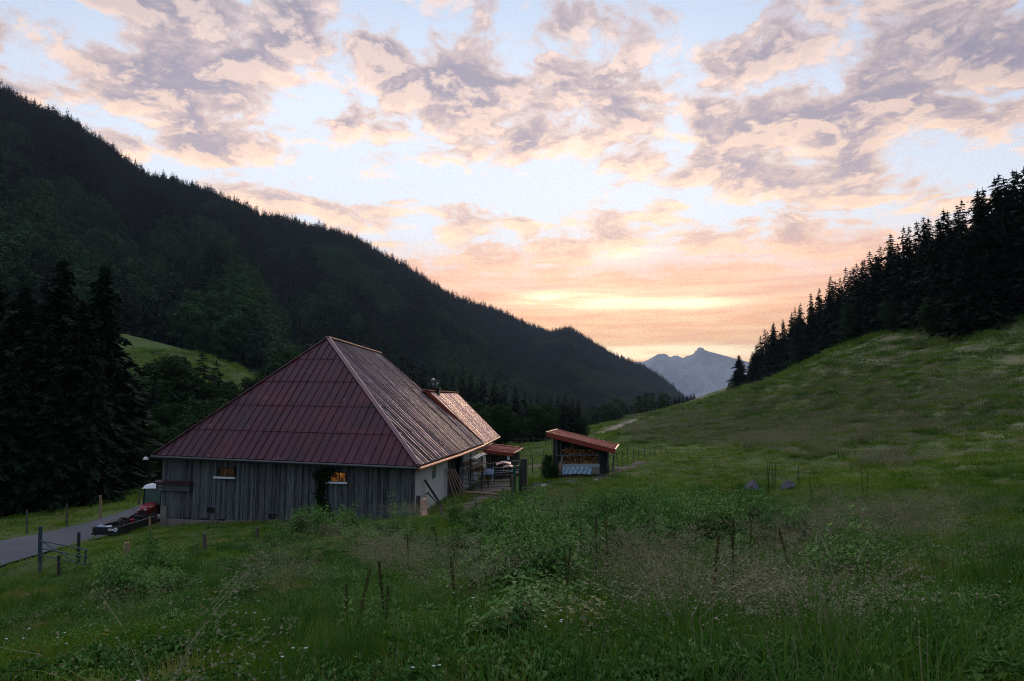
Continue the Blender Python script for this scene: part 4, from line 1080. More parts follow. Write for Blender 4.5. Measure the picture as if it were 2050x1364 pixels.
# ============================================================ tree meshes (height 1)
def spruce_mesh(name, mt, seed, levels=40, per=8, sprays=4, rad=.17, sub=2, low=.05, ragged=.25, wf=.30):
    r_ = np.random.default_rng(seed); Vs = []
    for l in range(levels):
        f = l / levels; z0 = low + (1 - low) * (f ** .93) * .985
        prof = (1 - z0) ** .82 * rad * (1 + .22 * math.sin(l * 1.7 + seed)) * min(1, .55 + 3 * (z0 - low + .03))
        for k in range(per if f < .85 else max(4, per - 3)):
            a = r_.random() * 2 * PI; L = prof * (1 + r_.normal() * ragged) + .006; L = max(L, .006)
            if r_.random() < .07: L *= .4
            dx, dy = math.cos(a), math.sin(a); rise = .35 * (f - .35) + r_.normal() * .05
            for s in range(sprays):
                t = (s + .6 + r_.random() * .5) / sprays; t = min(t, 1)
                p = np.array([dx * L * t, dy * L * t, z0 + L * (rise * t - .38 * t * t)])
                for q in range(sub):
                    b = a + r_.normal() * .75; l_ = L * (.42 - .18 * t) + .008; w = l_ * wf
                    d = np.array([math.cos(b), math.sin(b), -.35 + r_.normal() * .25]); pr = np.array([-math.sin(b), math.cos(b), r_.normal() * .5])
                    Vs += [p - pr * w, p + pr * w, p + d * l_]
    for k in range(5):
        a = k * 1.3; Vs += [np.array([0, 0, .93]) + np.array([math.cos(a), math.sin(a), 0]) * .006, np.array([0, 0, .93]) - np.array([math.cos(a), math.sin(a), 0]) * .006, np.array([0, 0, 1.0])]
    V = np.array(Vs); Fc = np.arange(len(V)).reshape(-1, 3); return np_mesh(name, V, Fc, mt)
def broad_mesh(name, mt, seed, lobes=16, leaves=380, size=.022, wid=.36, low=.2):
    r_ = np.random.default_rng(seed); Vs = []
    for l in range(lobes):
        f = (l + .5) / lobes; z0 = low + (.92 - low) * f; pr = math.sin(PI * min(max((z0 - low * .4) / (1.02 - low * .4), .02), .98)) ** .6
        a = l * 2.4 + r_.random(); rl = wid * pr * r_.uniform(.45, .8); c = np.array([math.cos(a) * rl, math.sin(a) * rl, z0]); R = r_.uniform(.11, .17) * (1 if z0 < .85 else .7)
        n = r_.normal(size=(leaves, 3)); n /= np.linalg.norm(n, axis=1)[:, None]
        rad = R * (1 - .45 * r_.random(leaves) ** 2)[:, None] * (1 + .25 * np.sin(n[:, :1] * 5 + seed) * np.cos(n[:, 2:] * 6))
        P = c + n * rad * [1, 1, .8]
        t1 = np.cross(n + r_.normal(size=n.shape) * .5, [.3, .2, 1]); t1 /= np.linalg.norm(t1, axis=1)[:, None] + 1e-9; t2 = np.cross(n + r_.normal(size=n.shape) * .6, t1); t2 /= np.linalg.norm(t2, axis=1)[:, None] + 1e-9
        s = size * r_.uniform(.6, 1.3, leaves)[:, None]
        Vs.append(np.stack([P - t1 * s, P - t2 * s * .6, P + t1 * s, P + t2 * s * .6], 1))
    V = np.concatenate(Vs).reshape(-1, 3); return np_mesh(name, V, np.arange(len(V)).reshape(-1, 4), mt)
def trunk_mesh(name, mt, seed, top=.95, r0=.014, limbs=0):
    r_ = random.Random(seed); q = MB(); n = 7
    pts = [np.array([r_.uniform(-1, 1) * .004 * k, r_.uniform(-1, 1) * .004 * k, -.03 + (top + .03) * k / n]) for k in range(n + 1)]
    q.tube(pts, [r0 * (1.5 if k == 0 else 1) * (1 - .88 * k / n) for k in range(n + 1)], 7)
    for k in range(limbs):
        z = .25 + .5 * k / max(limbs, 1); a = k * 2.4; p = np.array([0, 0, z]); e = np.array([math.cos(a) * .25, math.sin(a) * .25, z + .18])
        q.tube([p, (p + e) / 2 + [0, 0, -.02], e], [r0 * .55, r0 * .4, r0 * .15], 5)
    me = bpy.data.meshes.new(name); me.from_pydata(q.v, [], q.f); me.materials.append(mt); me.update(); return me
M['spruce'] = mat_leaf('spruce_needles', (.007, .015, .009), (.016, .030, .015), None, .05, .08, .5)
M['maple'] = mat_leaf('broadleaf_foliage', (.015, .038, .012), (.034, .070, .020), None, .06, .28, .5)
M['spruce_far'] = mat_leaf('distant_spruce_needles', (.006, .017, .012), (.016, .036, .020), None, .006, .05, .5)
M['broad_far'] = mat_leaf('distant_broadleaf_foliage', (.014, .042, .017), (.040, .088, .030), None, .008, .15, .5)
M['bark'] = mat_simple('conifer_bark', (.06, .045, .035), .9, 0, .4, 9, .6)
SPB = [spruce_mesh('spruce_crown', M['spruce'], 10 + k, 62, 11, 6, .165 + .012 * k, 3, .03, .3) for k in range(3)]
SPM = [spruce_mesh('spruce_crown', M['spruce'], 30 + k, 40, 9, 4, .155 + .012 * k, 2, .04, .28) for k in range(5)]
BRM = [broad_mesh('leaf_crown', M['maple'], 50 + k, 26, 420, .017, .30 + .05 * k, .12) for k in range(3)]
TRS = trunk_mesh('trunk', M['bark'], 1); TRB = trunk_mesh('trunk', M['bark'], 2, .6, .022, 7)
def plant_tree(base, h, kind, label, group=None, wide=1.0, big=False, var=None):
    nm, crown, tr_, cat = {'s': ('spruce_tree', SPB if big else SPM, TRS, 'spruce'), 'b': ('maple_tree', BRM, TRB, 'tree')}[kind]
    t = thing(nm, tuple(map(float, base)), label, cat, group, rz=random.random() * 6.28)
    t.scale = (h * wide, h * wide, h)
    me = crown[var if var is not None else random.randrange(len(crown))]
    c = link(bpy.data.objects.new('crown', me)); c.parent = t
    c = link(bpy.data.objects.new('trunk', tr_)); c.parent = t
    return t
def tree_px(px, ptop, Y, kind, label, group=None, wide=1.0, big=False, minh=5, dz=0):
    a = GXY(px, Y); top = BP(px, ptop, Y)[2]; h = max(top - a[2], minh); a[2] -= .15 + dz
    return plant_tree(a, h, kind, label, group, wide, big)

for k in range(16):
    tree_px(-90 + k * 20 + random.uniform(-5, 5), random.uniform(530, 590) + k * 5, random.uniform(78, 92), 's', 'dark spruce in the shadowy stand behind the left roadside group', 'shadowy spruces behind the left roadside group', 1.35)
# right forest edge
SKR = np.array([(1465, 720), (1482, 708), (1512, 700), (1530, 678), (1548, 655), (1570, 650), (1597, 625), (1620, 606), (1650, 580), (1677, 556), (1697, 545), (1720, 528), (1745, 515), (1775, 495), (1808, 462), (1830, 455), (1850, 442), (1893, 425),
                (1930, 408), (1955, 395), (1985, 378), (2015, 356), (2040, 348), (2100, 310), (2250, 220), (2500, 60)], float)
EY = np.array([(1465, 320), (1530, 270), (1600, 225), (1700, 180), (1800, 145), (1900, 122), (1950, 110), (2050, 104), (2200, 92), (2500, 80)], float)
Lr = 'dark spruce in the dense forest edge above the right meadow'; Gr = 'spruces of the forest edge above the right meadow'
n_r = 0
for row, (dy, lo, hi, st) in enumerate(((0, 4, 70, 3.8), (6, -10, 24, 3.6), (12, -20, 2, 3.2), (18, -22, -6, 3.6))):
    px = 1498 + row * 6
    while px < 2240:
        Y0 = np.interp(px, EY[:, 0], EY[:, 1]) + dy + random.uniform(-2, 2)
        sky = np.interp(px, SKR[:, 0], SKR[:, 1]) + random.uniform(lo, hi) * (300 / Y0) ** -.35 * (110 / Y0) ** .3
        a = GXY(px, Y0); h = min(max(BP(px, sky, Y0)[2] - a[2], 5), 38)
        if px < 2100 or row % 2 == 0:
            a[2] -= .2; plant_tree(a, h, 's', Lr, Gr, random.uniform(.95, 1.3) * (1.2 if h < 16 else 1) * (1 if h < 24 else .85) * (1 if row < 2 else .85)); n_r += 1
        px += st * F / Y0 * random.uniform(.75, 1.3)
print('right spruces', n_r)
tree_px(1482, 709, 300, 's', 'solitary full spruce standing at the valley end of the right forest edge', None, 1.35, True)
tree_px(1597, 610, 216, 's', 'thin ragged spruce whose top pokes above the right forest edge', None, .55)
tree_px(1955, 470, 103, 's', 'broad dark spruce standing out from the forest onto the upper right meadow', None, 1.15, True)
tree_px(1508, 700, 296, 's', 'slim spruce just right of the solitary full spruce', None, .8)
for px, pt, Y, l in ((1712, 603, 172, 'round green maple at the foot of the right forest, lower one'), (1790, 598, 143, 'round green maple at the foot of the right forest, middle one'), (1878, 590, 120, 'pale trunked broadleaf tree half hidden in the right forest')):
    tree_px(px, pt, Y, 'b', l, None, 1.05)
# big dark spruces at left
for px, pt, Y, w, l in ((97, 508, 62, 1.05, 'tallest dark spruce in the left group across the road'), (182, 520, 60, .95, 'big dark spruce with ragged boughs at the right side of the left group'), (20, 560, 60, 1.1, 'dark spruce at the left edge of the left group'),
                        (140, 590, 55, 1.0, 'lower dark spruce between the two tallest of the left group'), (55, 615, 54, 1.1, 'dark spruce behind the thin verge post at far left'), (215, 665, 66, .6, 'smaller spruce beside the big ragged spruce'),
                        (-60, 500, 64, 1.1, 'dark spruce beyond the left group'), (-140, 470, 60, 1.1, 'second dark spruce beyond the left group'), (170, 700, 53, .9, 'short spruce at the foot of the left group near the road'), (5, 700, 50, .9, 'short spruce at the foot of the left group at the very left'), (95, 740, 51, .9, 'short spruce at the foot of the left group in its middle')):
    tree_px(px, pt, Y, 's', l, None, w, True)
for px, pt, Y, w, k, l in ((330, 703, 112, 1.0, 'b', 'broadleaf tree in front of the pale hillside meadow'), (395, 697, 118, 1.25, 's', 'dark full spruce in front of the pale hillside meadow'), (425, 715, 122, 1.2, 's', 'second dark spruce right of the full one before the meadow'),
                           (262, 722, 104, 1.1, 's', 'dark spruce left of the broadleaf tree before the meadow'), (440, 758, 116, .9, 'b', 'low round broadleaf tree at the right end of the meadow trees'), (355, 735, 110, 1.1, 's', 'small spruce between broadleaf tree and full spruce'),
                           (490, 762, 150, 1.0, 's', 'small spruce peeking over the left slope of the barn roof'), (506, 752, 158, 1.1, 'b', 'small broadleaf tree peeking over the left slope of the barn roof'), (300, 760, 96, 1.0, 's', 'narrow dark spruce low before the meadow'),
                           (545, 722, 190, 1.1, 'b', 'rounded tree behind the left slope of the barn roof'), (580, 700, 210, 1.1, 'b', 'taller rounded tree higher behind the barn roof slope'), (612, 688, 230, 1.0, 's', 'spruce just left of the barn roof apex')):
    tree_px(px, pt, Y, k, l, None, w)
Lb = 'leafy broadleaf bush tree in the dark thicket left of the barn'; Gb = 'leafy thicket between the barn and the pale meadow'
for px, pt, Y in ((250, 800, 80), (285, 835, 76), (325, 850, 74), (360, 838, 80), (400, 822, 84), (440, 812, 88), (235, 870, 72), (275, 890, 70), (470, 800, 96), (345, 800, 92), (410, 790, 100), (235, 930, 66), (270, 940, 64), (300, 880, 68)):
    tree_px(px, pt, Y, 'b', Lb, Gb, 1.15, minh=4)
# trees behind the barn and yard
Lv = 'dark spruce in the row behind the farm buildings'; Gv = 'spruces behind the farm buildings'
for px, pt, Y, w in ((775, 722, 190, .9), (800, 708, 185, .9), (822, 722, 180, .9), (843, 726, 178, .9), (868, 738, 175, .85), (888, 742, 170, .9), (905, 748, 165, .9), (925, 738, 172, .85), (942, 745, 166, .9), (965, 742, 170, .85), (990, 755, 165, .85), (1010, 765, 176, .8), (1032, 770, 170, .85),
                     (1050, 782, 180, .8), (1078, 788, 176, .8), (1103, 790, 160, .9), (1118, 786, 156, .85), (1132, 784, 150, 1.0), (1146, 790, 152, .9), (1158, 797, 155, .95), (955, 765, 150, .8), (882, 765, 150, .9), (1062, 795, 165, .9), (1000, 780, 150, .9), (790, 740, 160, .9), (830, 750, 155, .9), (1124, 802, 146, 1.0)):
    tree_px(px, pt, Y, 's', Lv, Gv, w * 1.15)
for px, pt, Y, w, l in ((948, 800, 128, 1.1, 'dark round maple rising directly beyond the copper roof'), (1003, 806, 132, 1.1, 'round maple left of the broad round maple behind the yard'), (1087, 806, 136, 1.35, 'broad round maple in front of the tall spruces beyond the yard'), (1042, 836, 130, 1.1, 'low bushy maple between the two round maples'), (1165, 845, 150, 1.0, 'low bush tree at the right foot of the tall spruces')):
    tree_px(px, pt, Y, 'b', l, None, w)
tree_px(1325, 806, 285, 'b', 'solitary round maple on the valley meadow edge', None, 1.1)
Lh = 'hazy spruce in the distant clump behind the meadow crest'; Gh = 'hazy spruces behind the meadow crest'
for px, pt, Y in ((1345, 800, 420), (1352, 792, 430), (1360, 790, 420), (1368, 793, 430), (1376, 788, 420), (1384, 786, 430), (1390, 785, 425), (1397, 796, 430), (1404, 802, 440), (1420, 794, 460), (1428, 791, 470), (1436, 795, 465), (1444, 792, 460), (1452, 800, 470), (1460, 787, 400), (1337, 808, 440)):
    tree_px(px, pt, Y, 's', Lh, Gh, 1.3)
Lm = 'hazy tree in the low valley wood right of the tall spruces'; Gm = 'low valley wood beyond the far road'
for k in range(34):
    px = 1168 + k * 5 + random.uniform(-3, 3); Y = random.uniform(300, 400); tree_px(px, random.uniform(812, 836), Y, random.choice('sbb'), Lm, Gm, 1.2, minh=5)
# bush beside the shed, vine on the barn
M['vine'] = mat_leaf('vine_leaves', (.012, .028, .010), (.03, .065, .02), None, .3, .25, .5)
p = GXY(1100, 56.2)
def leaf_cloud(pts, n, spread, size, seed=0):
    r_ = np.random.default_rng(seed); P = np.array(pts)[r_.integers(0, len(pts), n)] + r_.normal(size=(n, 3)) * spread
    t1 = r_.normal(size=(n, 3)); t1 /= np.linalg.norm(t1, axis=1)[:, None]; t2 = np.cross(t1, r_.normal(size=(n, 3))); t2 /= np.linalg.norm(t2, axis=1)[:, None]
    s = size * r_.uniform(.6, 1.3, n)[:, None]
    return np.stack([P - t1 * s, P - t2 * s * .55, P + t1 * s, P + t2 * s * .55], 1).reshape(-1, 3)
plant_tree(p - [0.1, 0, .3], BP(1100, 906, 56.2)[2] - p[2] + .2, 'b', 'dark leafy bush growing against the left end of the firewood shed', None, .8)
plant_tree(p - [-.35, .2, .1], BP(1100, 928, 56.2)[2] - p[2], 'b', 'smaller leafy bush squeezed low beside the firewood shed post', None, 1.3)
vb = onwall(640, 1040)[2]
vine = thing('climbing_vine', (float(vb[0]), float(vb[1]), float(vb[2])), 'dark leafy vine climbing the plank wall up to the amber window', 'vine')
line = []
for (x0, y0), (x1, y1) in (((650, 1045), (648, 1010)), ((648, 1010), (644, 985)), ((644, 985), (650, 962)), ((650, 962), (655, 948)), ((645, 955), (672, 945)), ((650, 960), (638, 948)), ((630, 1040), (668, 1040)), ((640, 1030), (660, 1025)), ((645, 1035), (655, 1015))):
    for t in np.linspace(0, 1, 10): line.append(onwall(x0 + (x1 - x0) * t, y0 + (y1 - y0) * t)[2] + Nf * .15)
Vv = leaf_cloud(line, 2600, (.17, .09, .17), .085, 3) - np.array(vine.location)
o = link(bpy.data.objects.new('foliage', np_mesh('foliage', Vv, np.arange(len(Vv)).reshape(-1, 4), M['vine']))); o.parent = vine
q = MB(); q.tube([onwall(648, 1045)[2] + Nf * .08, onwall(646, 1000)[2] + Nf * .06, onwall(650, 955)[2] + Nf * .06], [.035, .025, .012], 6); q.build('stem', M['bark'], vine)

# ============================================================ scattered growth
SRC = []
def scatter(name, label, meshes, P, rot, scl, kind='stuff', cat=None):
    me = bpy.data.meshes.new(name); me.vertices.add(len(P)); me.vertices.foreach_set('co', np.ascontiguousarray(P, dtype=np.float32).ravel())
    a = me.attributes.new('rot', 'FLOAT_VECTOR', 'POINT'); a.data.foreach_set('vector', np.ascontiguousarray(rot, dtype=np.float32).ravel())
    a = me.attributes.new('scl', 'FLOAT_VECTOR', 'POINT'); a.data.foreach_set('vector', np.ascontiguousarray(scl, dtype=np.float32).ravel())
    a = me.attributes.new('vid', 'INT', 'POINT'); a.data.foreach_set('value', rng.integers(0, len(meshes), len(P)).astype(np.int32))
    o = link(bpy.data.objects.new(name, me)); props(o, label, cat, None, kind)
    ng = bpy.data.node_groups.new(name, 'GeometryNodeTree'); ng.interface.new_socket('Geometry', in_out='INPUT', socket_type='NodeSocketGeometry'); ng.interface.new_socket('Geometry', in_out='OUTPUT', socket_type='NodeSocketGeometry')
    N = ng.nodes; L = ng.links; gi = N.new('NodeGroupInput'); go = N.new('NodeGroupOutput'); iop = N.new('GeometryNodeInstanceOnPoints'); g2i = N.new('GeometryNodeGeometryToInstance')
    for s_ in meshes:
        so_ = bpy.data.objects.new(name + '_source', s_); SRC.append(so_)
        oi = N.new('GeometryNodeObjectInfo'); oi.inputs['Object'].default_value = so_; oi.transform_space = 'ORIGINAL'; L.new(oi.outputs['Geometry'], g2i.inputs[0])
    def na(n_, t_):
        x = N.new('GeometryNodeInputNamedAttribute'); x.data_type = t_; x.inputs[0].default_value = n_; return x.outputs[0]
    mp = N.new('GeometryNodeMeshToPoints'); L.new(gi.outputs[0], mp.inputs[0])
    L.new(mp.outputs[0], iop.inputs['Points']); L.new(g2i.outputs[0], iop.inputs['Instance']); iop.inputs['Pick Instance'].default_value = True
    L.new(na('vid', 'INT'), iop.inputs['Instance Index']); L.new(na('rot', 'FLOAT_VECTOR'), iop.inputs['Rotation']); L.new(na('scl', 'FLOAT_VECTOR'), iop.inputs['Scale'])
    L.new(iop.outputs[0], go.inputs[0]); md = o.modifiers.new('scatter', 'NODES'); md.node_group = ng
    print(name, len(P)); return o

# the forest that covers the mountainside
SPF = [spruce_mesh('far_spruce', M['spruce_far'], 70 + k, 14, 8, 2, .20 + .02 * k, 2, .02, .25, .62) for k in range(4)]
BRF = [broad_mesh('far_broadleaf', M['broad_far'], 80 + k, 12, 130, .032, .34, .12) for k in range(3)]
n0 = 190000
px = rng.uniform(-230, 1385, n0); t = rng.uniform(0.0, 1.035, n0)
R_, F_ = _ip(RID, px), _ip(FOOT, px); Yv = F_ + (R_ - F_) * t
w = Yv * (R_ - F_); den = np.where(Yv < 1300, 1.0, .55)
keep = rng.random(n0) < w / w.max() * den
keep &= (px > -120) | (rng.random(n0) < .3)
keep &= ~(clearing(px, t) > .4)
px, t = px[keep], t[keep]; x, y, z = mount(px, t)
bl = fbm(px * .012 + 11, t * 6 + 3, 4) + .10 * (rng.random(len(px)) - .5) + .1 * sstep(.75, .2, t) - .35 * sstep(.7, .92, t) > .55
sz = rng.uniform(13, 23, len(px)) * np.where(y > 1400, 1.15, 1); sz *= np.where(t > .90, rng.uniform(.6, 1.4, len(px)), 1)
rot = np.stack([rng.normal(size=len(px)) * .03, rng.normal(size=len(px)) * .03, rng.random(len(px)) * 6.28], 1)
P = np.stack([x, y, z - 1], 1)
sp_ = ~bl
scatter('spruce_forest', 'dark spruce forest covering the big mountainside', SPF, P[sp_], rot[sp_], np.stack([sz[sp_]] * 3, 1))
wb = sz * .85; scatter('broadleaf_forest', 'greener broadleaf patches in the forest on the mountainside', BRF, P[bl], rot[bl], np.stack([wb[bl] * 1.05, wb[bl] * 1.05, wb[bl]], 1))
n0 = 1600; px = rng.uniform(560, 1330, n0); Fo = _ip(FOOT, px); Yv = 330 + (np.maximum(Fo, 380) - 330) * rng.random(n0) ** .8
x = (px - 1025) / F * Yv; z = H(x, Yv); sz = rng.uniform(9, 15, n0); rot = np.stack([0 * x, 0 * x, rng.random(n0) * 6.28], 1)
dd = dist_line(x, Yv, ROADS[::4]) > 12
scatter('valley_wood', 'mixed hazy wood on the valley floor below the mountainside', SPF[:2] + BRF[:2], np.stack([x, Yv, z - .5], 1)[dd], rot[dd], np.stack([sz] * 3, 1)[dd])

# ============================================================ grass and herbs
def blades(n, R, h, w, bend, seed, hvar=.35, lean=.25, seg=3, out=1.1):
    r_ = np.random.default_rng(seed); a = r_.random(n) * 2 * PI; rad = R * np.sqrt(r_.random(n)); bx, by = rad * np.cos(a), rad * np.sin(a)
    az_ = a + r_.normal(size=n) * out; d = np.stack([np.cos(az_), np.sin(az_), 0 * a], 1); s = np.stack([-np.sin(az_), np.cos(az_), 0 * a], 1)
    hh = h * (1 + hvar * r_.normal(size=n)).clip(.3, 1.8); be = bend * r_.random(n) + .05; wi = w * r_.uniform(.6, 1.3, n)
    T = [0, .4, .75, 1.0] if seg == 3 else [0, .55, 1.0]; rows = []
    for t in T:
        c = np.stack([bx, by, 0 * a], 1) + d * (be * hh * (t ** 1.8) + lean * .4 * hh * t)[:, None]; c[:, 2] = hh * (t - be * .35 * t * t)
        ww = (wi * (1 - t) ** .6 * (.75 if t == 0 else 1))[:, None] * .5
        rows += [c - s * ww, c + s * ww] if t < 1 else [c]
    A_ = np.stack(rows, 1); k = A_.shape[1]; Fc = []
    for q in range((k - 1) // 2):
        b = 2 * q
        if b + 3 < k: Fc += [(b, b + 1, b + 3), (b, b + 3, b + 2)]
        else: Fc += [(b, b + 1, b + 2)]
    Fc = np.array(Fc); off = (np.arange(n) * k)[:, None, None]
    return A_.reshape(-1, 3), (Fc[None] + off).reshape(-1, 3)
def join(parts):
    V, Fs, mi, o = [], [], [], 0
    for (v, f), m_ in parts: V.append(v); Fs.append(f + o); mi += [m_] * len(f); o += len(v)
    return np.concatenate(V), np.concatenate(Fs), mi
def jmesh(name, parts, mats):
    V, Fc, mi = join(parts); me = np_mesh(name, V, Fc, mats); me.polygons.foreach_set('material_index', np.array(mi, dtype=np.int32)); return me
def tris(P, size, r_, flat=0):
    n = len(P); a = r_.normal(size=(n, 3)); a /= np.linalg.norm(a, axis=1)[:, None]; b = np.cross(a, r_.normal(size=(n, 3))); b /= np.linalg.norm(b, axis=1)[:, None]
    s = size * r_.uniform(.6, 1.4, n)[:, None]; V = np.stack([P - a * s, P + a * s * .3 + b * s * .5, P + a * s * .3 - b * s * .5], 1).reshape(-1, 3)
    return V, np.arange(3 * n).reshape(-1, 3)
def panicle(seed, stems=13, h=1.0, R=.15, spik=70, size=.0135, droop=.75):
    r_ = np.random.default_rng(seed); parts = [(blades(46, R, h * .5, .006, .9, seed + 1), 0)]; Ps = []
    sv, sf, o = [], [], 0
    for k in range(stems):
        a = r_.random() * 6.28; d = np.array([math.cos(a), math.sin(a), 0]); b = d * R * r_.random(); L = h * r_.uniform(.75, 1.15); be = droop * r_.uniform(.4, 1.2); wd = .0022
        pts = [b + d * (be * L * t ** 2.2) + np.array([0, 0, L * (t - .3 * be * t ** 3)]) for t in (0, .35, .7, 1)]
        s = np.array([-d[1], d[0], 0]) * wd
        for i in range(3): sv += [pts[i] - s, pts[i] + s, pts[i + 1]]; sf.append((o, o + 1, o + 2)); o += 3
        t = 1 - .42 * r_.random(spik); C = b + np.outer(be * L * t ** 2.2, d); C[:, 2] += L * (t - .3 * be * t ** 3)
        spread = (.15 * (1.02 - t) / .42 + .012)[:, None] * h; off = r_.normal(size=(spik, 3)) * spread; off[:, 2] = -np.abs(off[:, 2]) * .5; Ps.append(C + off)
    parts.append(((np.array(sv), np.array(sf)), 1)); parts.append((tris(np.concatenate(Ps), size, r_), 1)); return parts
def herb(seed, stems=4, h=.8, R=.12, pairs=9, leaf=.085, wid=.42):
    r_ = np.random.default_rng(seed); V, Fc, o = [], [], 0; sv = []
    for k in range(stems):
        a = r_.random() * 6.28; rr_ = R * math.sqrt(r_.random()); b = np.array([math.cos(a) * rr_, math.sin(a) * rr_, 0]); H_ = h * r_.uniform(.7, 1.12); ln = np.array([r_.normal() * .09, r_.normal() * .09, 1]) 
        top = b + ln * H_
        for q in (0, 1):
            s = np.array([.004, 0, 0]) if q else np.array([0, .004, 0]); V += [b - s, b + s, top]; Fc.append((o, o + 1, o + 2)); o += 3
        for i in range(pairs):
            t = .18 + .82 * (i + .5) / pairs; p = b + ln * H_ * t; aa = i * 1.57 + r_.random() * .4; L = leaf * (1.15 - .75 * abs(t - .6)) * r_.uniform(.8, 1.2)
            if i == pairs - 1: L *= .6
            for sgn in (0, PI):
                d = np.array([math.cos(aa + sgn), math.sin(aa + sgn), 0]); s = np.array([-d[1], d[0], 0]) * L * wid * .5; up_ = .25 if t > .8 else .05
                m1 = p + d * L * .45 + [0, 0, L * up_]; e = p + d * L + [0, 0, -L * .35 * (1.2 - t) + (.12 * L if t > .9 else 0)]
                V += [p, m1 - s + [0, 0, .012], m1 - [0, 0, .006], m1 + s + [0, 0, .012], e]
                Fc += [(o, o + 2, o + 1), (o, o + 3, o + 2), (o + 1, o + 2, o + 4), (o + 2, o + 3, o + 4)]; o += 5
    return np.array(V), np.array(Fc)
def dock(seed, h=1.1):
    r_ = np.random.default_rng(seed); q = MB(); q.tube([(0, 0, 0), (r_.normal() * .02, 0, h * .5), (r_.normal() * .03, .01, h)], [.008, .007, .003], 5)
    v = np.array(q.v); f = []
    for fc in q.f:
        for i in range(1, len(fc) - 1): f.append((fc[0], fc[i], fc[i + 1]))
    n = 420; t = .3 + .7 * r_.random(n); a = r_.random(n) * 6.28; rad = (.040 * (1.15 - t) + .009) * (.4 + .6 * (np.sin(t * 70) > 0)) * r_.random(n) ** .5
    P = np.stack([np.cos(a) * rad, np.sin(a) * rad, t * h], 1); lv, lf = herb(seed + 5, 1, h * .85, .01, 11, .11, .3)
    return [((v, np.array(f)), 0), (tris(P, .014, r_), 0), ((lv, lf), 1)]
M['grass'] = mat_leaf('meadow_grass_blades', (.058, .125, .010), (.20, .285, .034), (.31, .29, .09), .11, .35, .45, .7)
M['grass2'] = mat_leaf('lush_grass_blades', (.028, .095, .012), (.13, .235, .035), None, .15, .35, .5, .7)
M['straw'] = mat_leaf('dry_panicles', (.11, .12, .055), (.36, .31, .21), (.23, .19, .145), .35, .25, .75, .7)
M['nettle'] = mat_leaf('nettle_leaves', (.024, .09, .014), (.17, .31, .07), None, .25, .3, .55, .5)
M['dock'] = mat_leaf('dock_seed_stalks', (.045, .05, .018), (.10, .085, .035), None, .3, .1, .6, .8)
M['fl_white'] = mat_simple('white_petals', (.75, .76, .72), .7, 0, .05); M['fl_yel'] = mat_simple('yellow_petals', (.75, .42, .02), .6, 0, .1); M['fl_or'] = M['fl_yel']
gshort = [jmesh('short_grass', [(blades(60, 1.0, .13, .075, 1.1, 100 + k, .45, .9), 0)], [M['grass']]) for k in range(4)]
gtall = [jmesh('tall_grass', [(blades(85, .55, .42, .034, 1.35, 120 + k, .3, .7, 3, .5), 0), (blades(7, .4, .6, .010, 1.0, 140 + k, .2, .5, 3, .5), 1)], [M['grass2'], M['straw']]) for k in range(4)]
gdry = [jmesh('dry_grass', panicle(150 + k), [M['grass'], M['straw']]) for k in range(5)]
gtus = [jmesh('tussock', [(blades(60, .55, .42, .05, .9, 230 + k), 0), (tris(np.stack([rng.normal(size=150) * .42, rng.normal(size=150) * .42, rng.uniform(.35, .78, 150)], 1), .055, rng), 1)], [M['grass'], M['straw']]) for k in range(4)]
gforb = [jmesh('forb', [(herb(240 + k, 7, .24, .16, 4, .075, .5), 0)], [M['nettle']]) for k in range(4)]
gherb = [jmesh('herb', [(herb(170 + k, 4, .8, .17, 9, .135, .48), 0)], [M['nettle']]) for k in range(5)]
gdock = [jmesh('dock', dock(190 + k), [M['dock'], M['nettle']]) for k in range(4)]
def flower(seed, n, s, mi, hh):
    r_ = np.random.default_rng(seed); parts = [(blades(10, .08, hh, .004, .2, seed, .15), 0)]; V, Fc, o = [], [], 0
    for k in range(n):
        c = np.array([r_.normal() * .07, r_.normal() * .07, hh * r_.uniform(.8, 1.1)])
        for j in range(5):
            a = j * 1.2566; V += [c, c + np.array([math.cos(a - .45), math.sin(a - .45), .25]) * s, c + np.array([math.cos(a + .45), math.sin(a + .45), .25]) * s]; Fc.append((o, o + 1, o + 2)); o += 3
    parts.append(((np.array(V), np.array(Fc)), 1)); return parts
gfw = [jmesh('white_flower', flower(210 + k, 3, .011, 1, .36), [M['grass'], M['fl_white']]) for k in range(2)]
gfy = [jmesh('yellow_flower', flower(220 + k, 1, .012, 1, .34), [M['grass'], M['fl_yel']]) for k in range(2)]

